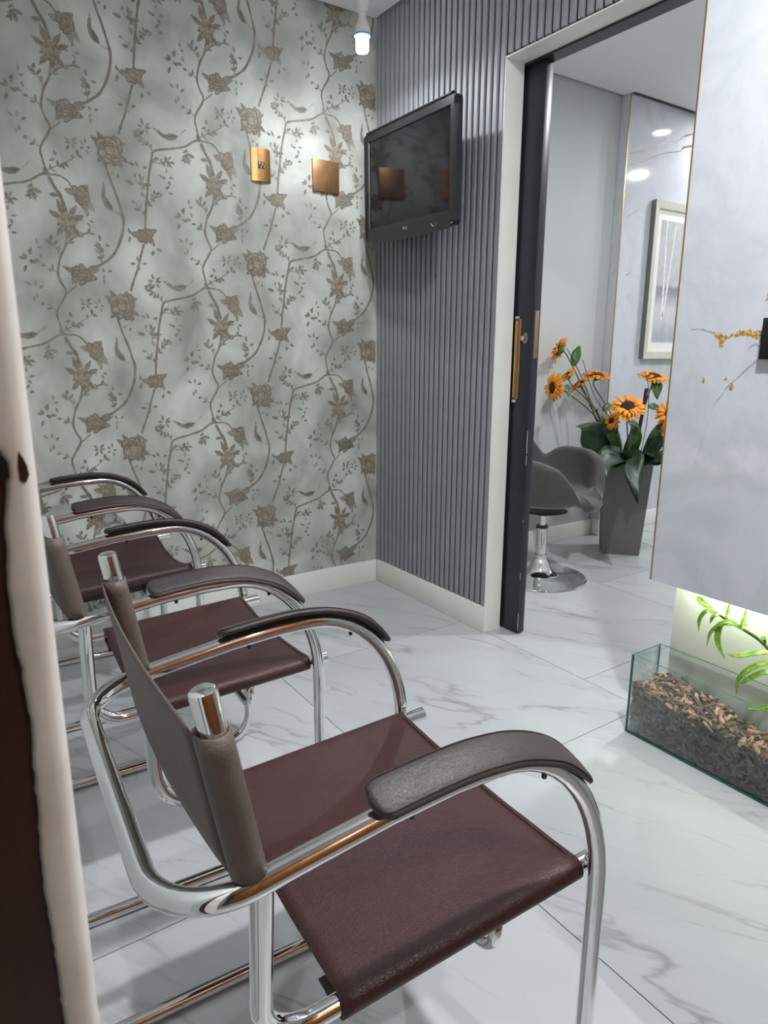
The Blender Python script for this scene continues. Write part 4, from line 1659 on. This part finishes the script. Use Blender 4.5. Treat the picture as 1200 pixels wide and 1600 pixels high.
def ringbox(bm, x0, x1, z0, z1, b, y0, y1):
    o_ = [(x0, z0), (x1, z0), (x1, z1), (x0, z1)]
    i_ = [(x0 + b, z0 + b), (x1 - b, z0 + b), (x1 - b, z1 - b), (x0 + b, z1 - b)]
    ov = [[bm.verts.new((p[0], y, p[1])) for p in o_] for y in (y0, y1)]
    iv = [[bm.verts.new((p[0], y + (0.006 if y == y0 else 0), p[1])) for p in i_] for y in (y0, y1)]
    for k in range(4):
        k2 = (k + 1) % 4
        f = bm.faces.new((ov[0][k], ov[0][k2], iv[0][k2], iv[0][k]))
        f = bm.faces.new((ov[1][k], ov[1][k2], iv[1][k2], iv[1][k]))
        f = bm.faces.new((ov[0][k], ov[0][k2], ov[1][k2], ov[1][k]))
        f.material_index = 1
        f = bm.faces.new((iv[0][k], iv[0][k2], iv[1][k2], iv[1][k]))


ringbox(bm, -FW, FW, -FH, FH, FB, -FD, -.001)
finish('frame', bm, ['frame_silver', 'frame_side'], pf)
boxo('mat_board', (-FW + .035, FW - .035, -.012, -.004, -FH + .035, FH - .035), 'mat_board', pf)
pr = boxo('print', (-.195, .195, -.0135, -.0118, -.5, .5), 'birch_print', pf)
pr.scale = (1, 1, .70)
for xa, xb, za, zb, wa, wb_ in ((-.115, -.145, -.215, .35, .020, .010), (-.105, -.055, -.20, .33, .018, .009), (.06, .05, -.12, .35, .016, .010), (.13, .15, -.15, .35, .016, .010)):
    bm = bmesh.new()
    vs = [bm.verts.new(p) for p in ((xa - wa / 2, -.0139, za), (xa + wa / 2, -.0139, za), (xb + wb_ / 2, -.0139, zb), (xb - wb_ / 2, -.0139, zb))]
    bm.faces.new(vs)
    r = bmesh.ops.extrude_face_region(bm, geom=list(bm.faces))
    bmesh.ops.translate(bm, verts=[v for v in r['geom'] if isinstance(v, bmesh.types.BMVert)], vec=(0, .0004, 0))
    finish('birch_trunk', bm, 'birch', pf)

# downlights; the one by the next room's doorway is an added, unseen light
for i, (x, y) in enumerate(((2.36, -.373), (3.17, -1.14), (1.0, -1.45), (-.80, -2.35))):
    dl = thing('downlight', ['round recessed downlight mirrored high in the marble beside the gold edge', 'round recessed downlight by the far end of the next room', 'unseen round downlight added near the doorway to brighten the next room', 'round recessed downlight in the waiting room ceiling near the front wall'][i], 'light', (x, y, H + .012 if i < 3 else H), group='round recessed downlights')
    bm = bmesh.new()
    lathe(bm, [(.062, .0), (.062, -.004), (.048, -.005), (.046, .0)], 28)
    sharp(finish('trim_ring', bm, 'white_plastic', dl))
    bm = bmesh.new()
    lathe(bm, [(0, -.0022), (.046, -.0022)], 24)
    finish('lens', bm, ('downlight_dim', 'downlight_glow', 'downlight_glow', 'centre_glow')[i], dl)

# ------------------------------------------------------------------ swivel chair
sc = thing('swivel_chair', 'grey velvet swan-shaped swivel chair on a chrome disc base', 'chair', (.720, -.430, 0), math.radians(14))
bm = bmesh.new()
lathe(bm, [(0, .0005), (.232, .0005), (.2355, .004), (.232, .008), (.17, .014), (.10, .024), (.070, .036), (.056, .055), (.046, .080), (.036, .098), (.032, .104), (0, .104)], 48)
sharp(finish('base_disc', bm, 'chrome', sc), 40)
bm = bmesh.new()
for k in range(3):
    lathe(bm, [(.030, .104 + k * .007), (.0335, .1075 + k * .007), (.030, .111 + k * .007)], 24)
finish('bellows', bm, 'chrome', sc, True)
bm = bmesh.new()
lathe(bm, [(0, .10), (.0265, .10), (.0265, .262), (.0245, .266), (0, .266)], 28)
sharp(finish('outer_column', bm, 'chrome', sc), 40)
bm = bmesh.new()
lathe(bm, [(0, .262), (.030, .262), (.030, .274), (0, .274)], 28)
sharp(finish('column_collar', bm, 'plastic_black', sc), 40)
bm = bmesh.new()
lathe(bm, [(0, .27), (.0165, .27), (.0165, .33), (0, .33)], 24)
sharp(finish('gas_lift', bm, 'chrome', sc), 40)
bm = bmesh.new()
lathe(bm, [(0, .328), (.03, .328), (.035, .340), (.12, .352), (0, .354)], 24)
sharp(finish('seat_mount', bm, 'plastic_black', sc), 40)

# shell: polar bowl, angle 0 = front (-Y)
KEY = [(0, .275, .40), (14, .278, .402), (25, .285, .445), (36, .295, .55), (50, .305, .635), (72, .31, .67), (100, .305, .675), (114, .30, .65), (122, .285, .585), (130, .28, .68), (140, .29, .755), (180, .285, .79)]


def rim(th):
    a = abs((th + 180) % 360 - 180)
    for (a0, r0, z0), (a1, r1, z1) in zip(KEY, KEY[1:]):
        if a <= a1:
            u = (a - a0) / (a1 - a0)
            u = u * u * (3 - 2 * u)
            return r0 + (r1 - r0) * u, z0 + (z1 - z0) * u
    return KEY[-1][1:]


def shell(bm, thick, zs_):
    nth, nr = 96, 16
    rings = []
    for i in range(nr + 1):
        s = i / nr
        ring = []
        for k in range(nth):
            th = 360 * k / nth
            R_, Zr = rim(th)
            zb = .385
            g = min(1, max(0, (Zr - .402) / .06))
            g = g * g * (3 - 2 * g)
            ra = R_ * s
            za = zb + (Zr - zb) * s ** 2 + .012 * math.sin(PI * s)
            if s > .8:
                za -= .035 * ((s - .8) / .2) ** 2
            k1 = .62
            if s < k1:
                rb = R_ * .86 * (s / k1)
                zc = zb + .012 * math.sin(PI * s / k1) + .03 * (s / k1) ** 4
            else:
                u = (s - k1) / (1 - k1)
                rb = R_ * (.86 + .14 * math.sin(u * PI / 2) ** .8)
                zc = zb + .03 + (Zr - zb - .03) * u ** 1.15
            rr = ra + (rb - ra) * g
            zz = za + (zc - za) * g
            a = math.radians(th)
            ring.append((rr * math.sin(a), -rr * math.cos(a), zz))
        rings.append(ring)
    c = bm.verts.new((0, 0, .385))
    V = []
    for r_ in rings[1:]:
        V.append([bm.verts.new(p) for p in r_])
    for k in range(nth):
        bm.faces.new((c, V[0][k], V[0][(k + 1) % nth]))
    for A, B in zip(V, V[1:]):
        for k in range(nth):
            bm.faces.new((A[k], B[k], B[(k + 1) % nth], A[(k + 1) % nth]))
    return V[-1]


bm = bmesh.new()
rim_v = shell(bm, .03, 0)
rim_pts = [v.co.copy() for v in rim_v]
o = finish('shell', bm, 'velvet_grey', sc, True)
md = o.modifiers.new('smooth', 'SMOOTH')
md.iterations = 10
md.factor = .5
md = o.modifiers.new('thick', 'SOLIDIFY')
md.thickness = .05
md.offset = -1
md = o.modifiers.new('bev', 'SUBSURF')
md.levels = 1
md.render_levels = 1
shell_o = o
# crease seams between seat and back
for dz, r0 in ((.432, .245), (.420, .236)):
    bm = bmesh.new()
    tube(bm, [(r0 * math.sin(math.radians(a)) * .98, -r0 * math.cos(math.radians(a)), dz + .004) for a in range(95, 266, 6)], .0022, 6)
    finish('seat_seam', bm, 'velvet_grey', sc, True)

# ------------------------------------------------------------------ planter with sunflowers
pl_ = thing('square_planter', 'tall tapered grey stone planter holding the sunflowers', 'planter', (1.47, -.34, 0), math.radians(-47))
bm = bmesh.new()
prof = [(.098, .0005), (.101, .004), (.128, .515), (.128, .522), (.114, .522), (.112, .47), (0, .47)]
rings = []
for r_, z in prof:
    if r_ == 0:
        continue
    rings.append([bm.verts.new((sx * r_, sy * r_, z)) for sx, sy in ((-1, -1), (1, -1), (1, 1), (-1, 1))])
bm.faces.new(rings[0][::-1])
for A, B in zip(rings, rings[1:]):
    for k in range(4):
        bm.faces.new((A[k], A[(k + 1) % 4], B[(k + 1) % 4], B[k]))
finish('body', bm, 'planter_grey', pl_)
bm = bmesh.new()
rows = [[((-1 + 2 * i / 8) * .111, (-1 + 2 * j / 8) * .111, .480 + br.uniform(0, .012)) for i in range(9)] for j in range(9)]
grid(bm, rows)
finish('soil', bm, 'soil', pl_, True)


def sunflower(label, head, facing, rad, root, leaves=(), bend=None, droop=.12):
    t = thing('sunflower', label, 'flower', root, group='artificial sunflowers in the grey planter')
    root = Vector(root)
    hd_ = Vector(head) - root
    f = Vector(facing).normalized()
    mid = bend if bend is not None else (hd_ * .5 + Vector((0, 0, .03)))
    bm = bmesh.new()
    pts = catmull([Vector((0, 0, -.08)), Vector(mid) * .45, Vector(mid), hd_ - f * .05 + Vector((0, 0, -.01)), hd_ - f * .008], 5)
    tube(bm, pts, .0035, 7)
    finish('stem', bm, 'stem_green', t, True)
    q = Vector((0, 0, 1)).rotation_difference(f).to_matrix().to_4x4()
    mat_ = Matrix.Translation(hd_) @ q
    fr = random.Random(int(abs(head[0] * 7919 + head[2] * 104729)) % 9999)
    bm = bmesh.new()
    for ring, (n_, r0, r1, z1) in enumerate(((26, .30, 1.0, .10), (22, .28, .86, .22))):
        for k in range(n_):
            a = 2 * PI * k / n_ + ring * .15 + fr.uniform(-.08, .08)
            ln = rad * r1 * fr.uniform(.9, 1.08)
            w_ = rad * .105 * fr.uniform(.85, 1.15)
            lift = rad * (z1 + fr.uniform(-.1, .1))
            ca, sa = math.cos(a), math.sin(a)
            pv = []
            for u, wf in ((r0, .45), (.55, 1.0), (.8, .8), (1.0, .02)):
                d = ln * u
                z = lift * math.sin(min(1, u) * 2.2) - droop * rad * u * u * (1 if ring == 0 else .4)
                row = []
                for s in (-1, 0, 1):
                    row.append((ca * d - sa * s * w_ * wf, sa * d + ca * s * w_ * wf, z - (.18 * w_ if s == 0 else 0)))
                pv.append(row)
            V = [[bm.verts.new(p) for p in r_] for r_ in pv]
            for A, B in zip(V, V[1:]):
                for i in range(2):
                    bm.faces.new((A[i], A[i + 1], B[i + 1], B[i])).smooth = True
    bmesh.ops.transform(bm, matrix=mat_, verts=bm.verts)
    po = finish('petals', bm, 'petal_orange', t, True)
    md = po.modifiers.new('thick', 'SOLIDIFY')
    md.thickness = .0008
    bm = bmesh.new()
    lathe(bm, [(0, rad * .24), (rad * .20, rad * .235), (rad * .36, rad * .20), (rad * .43, rad * .10), (rad * .36, -.002), (0, -.002)], 20)
    bmesh.ops.transform(bm, matrix=mat_, verts=bm.verts)
    finish('disc', bm, 'flower_disc', t, True)
    bm = bmesh.new()
    lathe(bm, [(0, -rad * .30), (rad * .12, -rad * .28), (rad * .30, -rad * .12), (rad * .42, -.002), (rad * .36, .0)], 16)
    for k in range(13):
        a = 2 * PI * k / 13
        ca, sa = math.cos(a), math.sin(a)
        V = [bm.verts.new(p) for p in ((ca * rad * .3 - sa * rad * .1, sa * rad * .3 + ca * rad * .1, -rad * .13), (ca * rad * .3 + sa * rad * .1, sa * rad * .3 - ca * rad * .1, -rad * .13), (ca * rad * .66, sa * rad * .66, -rad * .10 + fr.uniform(-.1, .06) * rad))]
        bm.faces.new(V)
    bmesh.ops.transform(bm, matrix=mat_, verts=bm.verts)
    finish('calyx', bm, 'flower_calyx', t, True)
    for base, tipp, w_, kind in leaves:
        bm = bmesh.new()
        b0, t0 = Vector(base) - root, Vector(tipp) - root
        md_ = (b0 + t0) * .5 + Vector((0, 0, .012))
        blade(bm, [b0, md_, t0], w_, Vector((-.6, -.5, .6)), .2, .5)
        finish('leaf', bm, kind, t, True)
    return t


rtA, rtB = (1.40, -.36, .50), (1.47, -.37, .50)
sunflower('topmost sunflower seen from behind, leaning left near the door', (1.143, -.095, 1.130), (-.35, .8, .42), .078, (1.385, -.33, .49), [((1.202, -.149, 1.045), (1.244, -.147, 1.155), .052, 'leaf_mid'), ((1.29, -.25, .80), (1.205, -.30, .815), .03, 'leaf_mid')], Vector((-.13, .10, .36)))
sunflower('leftmost sunflower facing left with its dark centre showing', (1.017, -.190, .937), (-.9, .22, .05), .084, (1.395, -.36, .49), [((1.10, -.20, .95), (1.085, -.23, .885), .03, 'leaf_mid')], Vector((-.18, .06, .30)))
sunflower('sunflower seen side-on just behind the leftmost one', (1.165, -.140, .990), (-.5, .35, .75), .066, (1.39, -.34, .50), (), Vector((-.12, .09, .32)))
sunflower('sunflower seen side-on from below between two others', (1.297, -.116, .945), (-.35, .5, .8), .068, (1.40, -.33, .50), (), Vector((-.06, .10, .28)), .3)
sunflower('flat sunflower facing the ceiling in front of the gold edge', (1.421, -.127, .985), (-.05, -.15, 1.0), .088, (1.41, -.32, .50), [((1.35, -.25, .80), (1.425, -.27, .835), .040, 'leaf_mid')], Vector((.0, .06, .28)))
sunflower('largest sunflower tilted to the viewer in the middle of the bunch', (1.247, -.487, .840), (-.45, -.45, .75), .094, (1.44, -.38, .50), [((1.30, -.45, .76), (1.38, -.48, .72), .04, 'leaf_mid')], Vector((-.08, -.03, .22)))
sunflower('small half hidden sunflower below the largest one', (1.214, -.423, .767), (-.8, .0, .3), .050, (1.42, -.36, .50), (), Vector((-.09, -.01, .17)))
sunflower('flat sunflower at the upper right beside the marble panel edge', (1.557, -.405, .985), (-.12, -.30, 1.0), .090, (1.48, -.38, .50), [((1.545, -.43, .965), (1.53, -.46, .87), .060, 'leaf_mid'), ((1.51, -.42, .83), (1.58, -.47, .80), .04, 'leaf_mid')], Vector((.03, -.01, .28)))
sunflower('sunflower half hidden behind the marble panel edge', (1.470, -.585, .805), (-.6, -.5, .45), .080, (1.49, -.42, .50), (), Vector((.01, -.06, .2)))
sunflower('lowest sunflower at the right, cut by the marble panel edge', (1.425, -.655, .725), (-.8, -.3, .15), .078, (1.48, -.43, .50), (), Vector((.0, -.09, .17)))

fp = thing('foliage_plant', 'broad dark green leaves spilling over the rim of the grey planter', 'plant', (1.44, -.37, .48))
o0 = fp.location
for pts, wd_, mt, nn in [
        ([(1.36, -.36, .52), (1.25, -.37, .60), (1.13, -.36, .69), (1.03, -.36, .74)], .21, 'leaf_dark', (-.5, -.75, .35)),
        ([(1.34, -.40, .52), (1.24, -.45, .59), (1.12, -.47, .57), (1.06, -.525, .475)], .13, 'leaf_dark', (-.6, -.6, .5)),
        ([(1.36, -.44, .52), (1.28, -.51, .575), (1.215, -.575, .51), (1.16, -.66, .375)], .125, 'leaf_dark', (-.75, -.55, .35)),
        ([(1.42, -.44, .52), (1.40, -.54, .60), (1.40, -.62, .665), (1.42, -.70, .69)], .13, 'leaf_dark', (-.6, -.3, .75)),
        ([(1.45, -.42, .52), (1.40, -.50, .58), (1.36, -.56, .60), (1.33, -.62, .60)], .10, 'leaf_dark', (-.5, -.5, .7)),
        ([(1.50, -.43, .52), (1.52, -.53, .56), (1.53, -.60, .56), (1.53, -.66, .53)], .11, 'leaf_dark', (-.4, -.3, .85)),
        ([(1.38, -.36, .53), (1.30, -.38, .66), (1.25, -.36, .74), (1.24, -.33, .80)], .08, 'leaf_mid', (-.5, -.75, .35)),
        ([(1.40, -.42, .53), (1.36, -.47, .63), (1.34, -.49, .70), (1.32, -.50, .74)], .055, 'leaf_mid', (-.5, -.75, .35)),
        ([(1.36, -.38, .53), (1.27, -.42, .56), (1.19, -.43, .55), (1.13, -.45, .50)], .11, 'leaf_dark', (-.5, -.6, .6)),
        ([(1.52, -.30, .52), (1.58, -.28, .64), (1.62, -.27, .70), (1.66, -.27, .68)], .10, 'leaf_dark', (.3, -.6, .6)),
        ([(1.44, -.46, .52), (1.43, -.53, .68), (1.46, -.58, .76), (1.49, -.62, .78)], .055, 'leaf_mid', (-.6, -.6, .4))]:
    bm = bmesh.new()
    blade(bm, [rel(q, o0) for q in pts], wd_, Vector(nn), .12, .9, .0009, 6)
    finish('leaf', bm, mt, fp, True)
for pts, r_ in [([(1.44, -.40, .50), (1.45, -.42, .70), (1.465, -.426, .84), (1.475, -.426, .93)], .010), ([(1.40, -.38, .50), (1.30, -.25, .75), (1.26, -.20, .92), (1.21, -.15, 1.06), (1.17, -.12, 1.14)], .0022), ([(1.50, -.40, .50), (1.50, -.43, .75), (1.49, -.43, .92), (1.46, -.42, 1.02)], .0020), ([(1.43, -.37, .5), (1.36, -.33, .72), (1.31, -.22, .88), (1.27, -.15, 1.08)], .0020)]:
    bm = bmesh.new()
    tube(bm, catmull([rel(q, o0) for q in pts], 5), r_, 7)
    finish('twig', bm, 'stem_dark', fp, True)
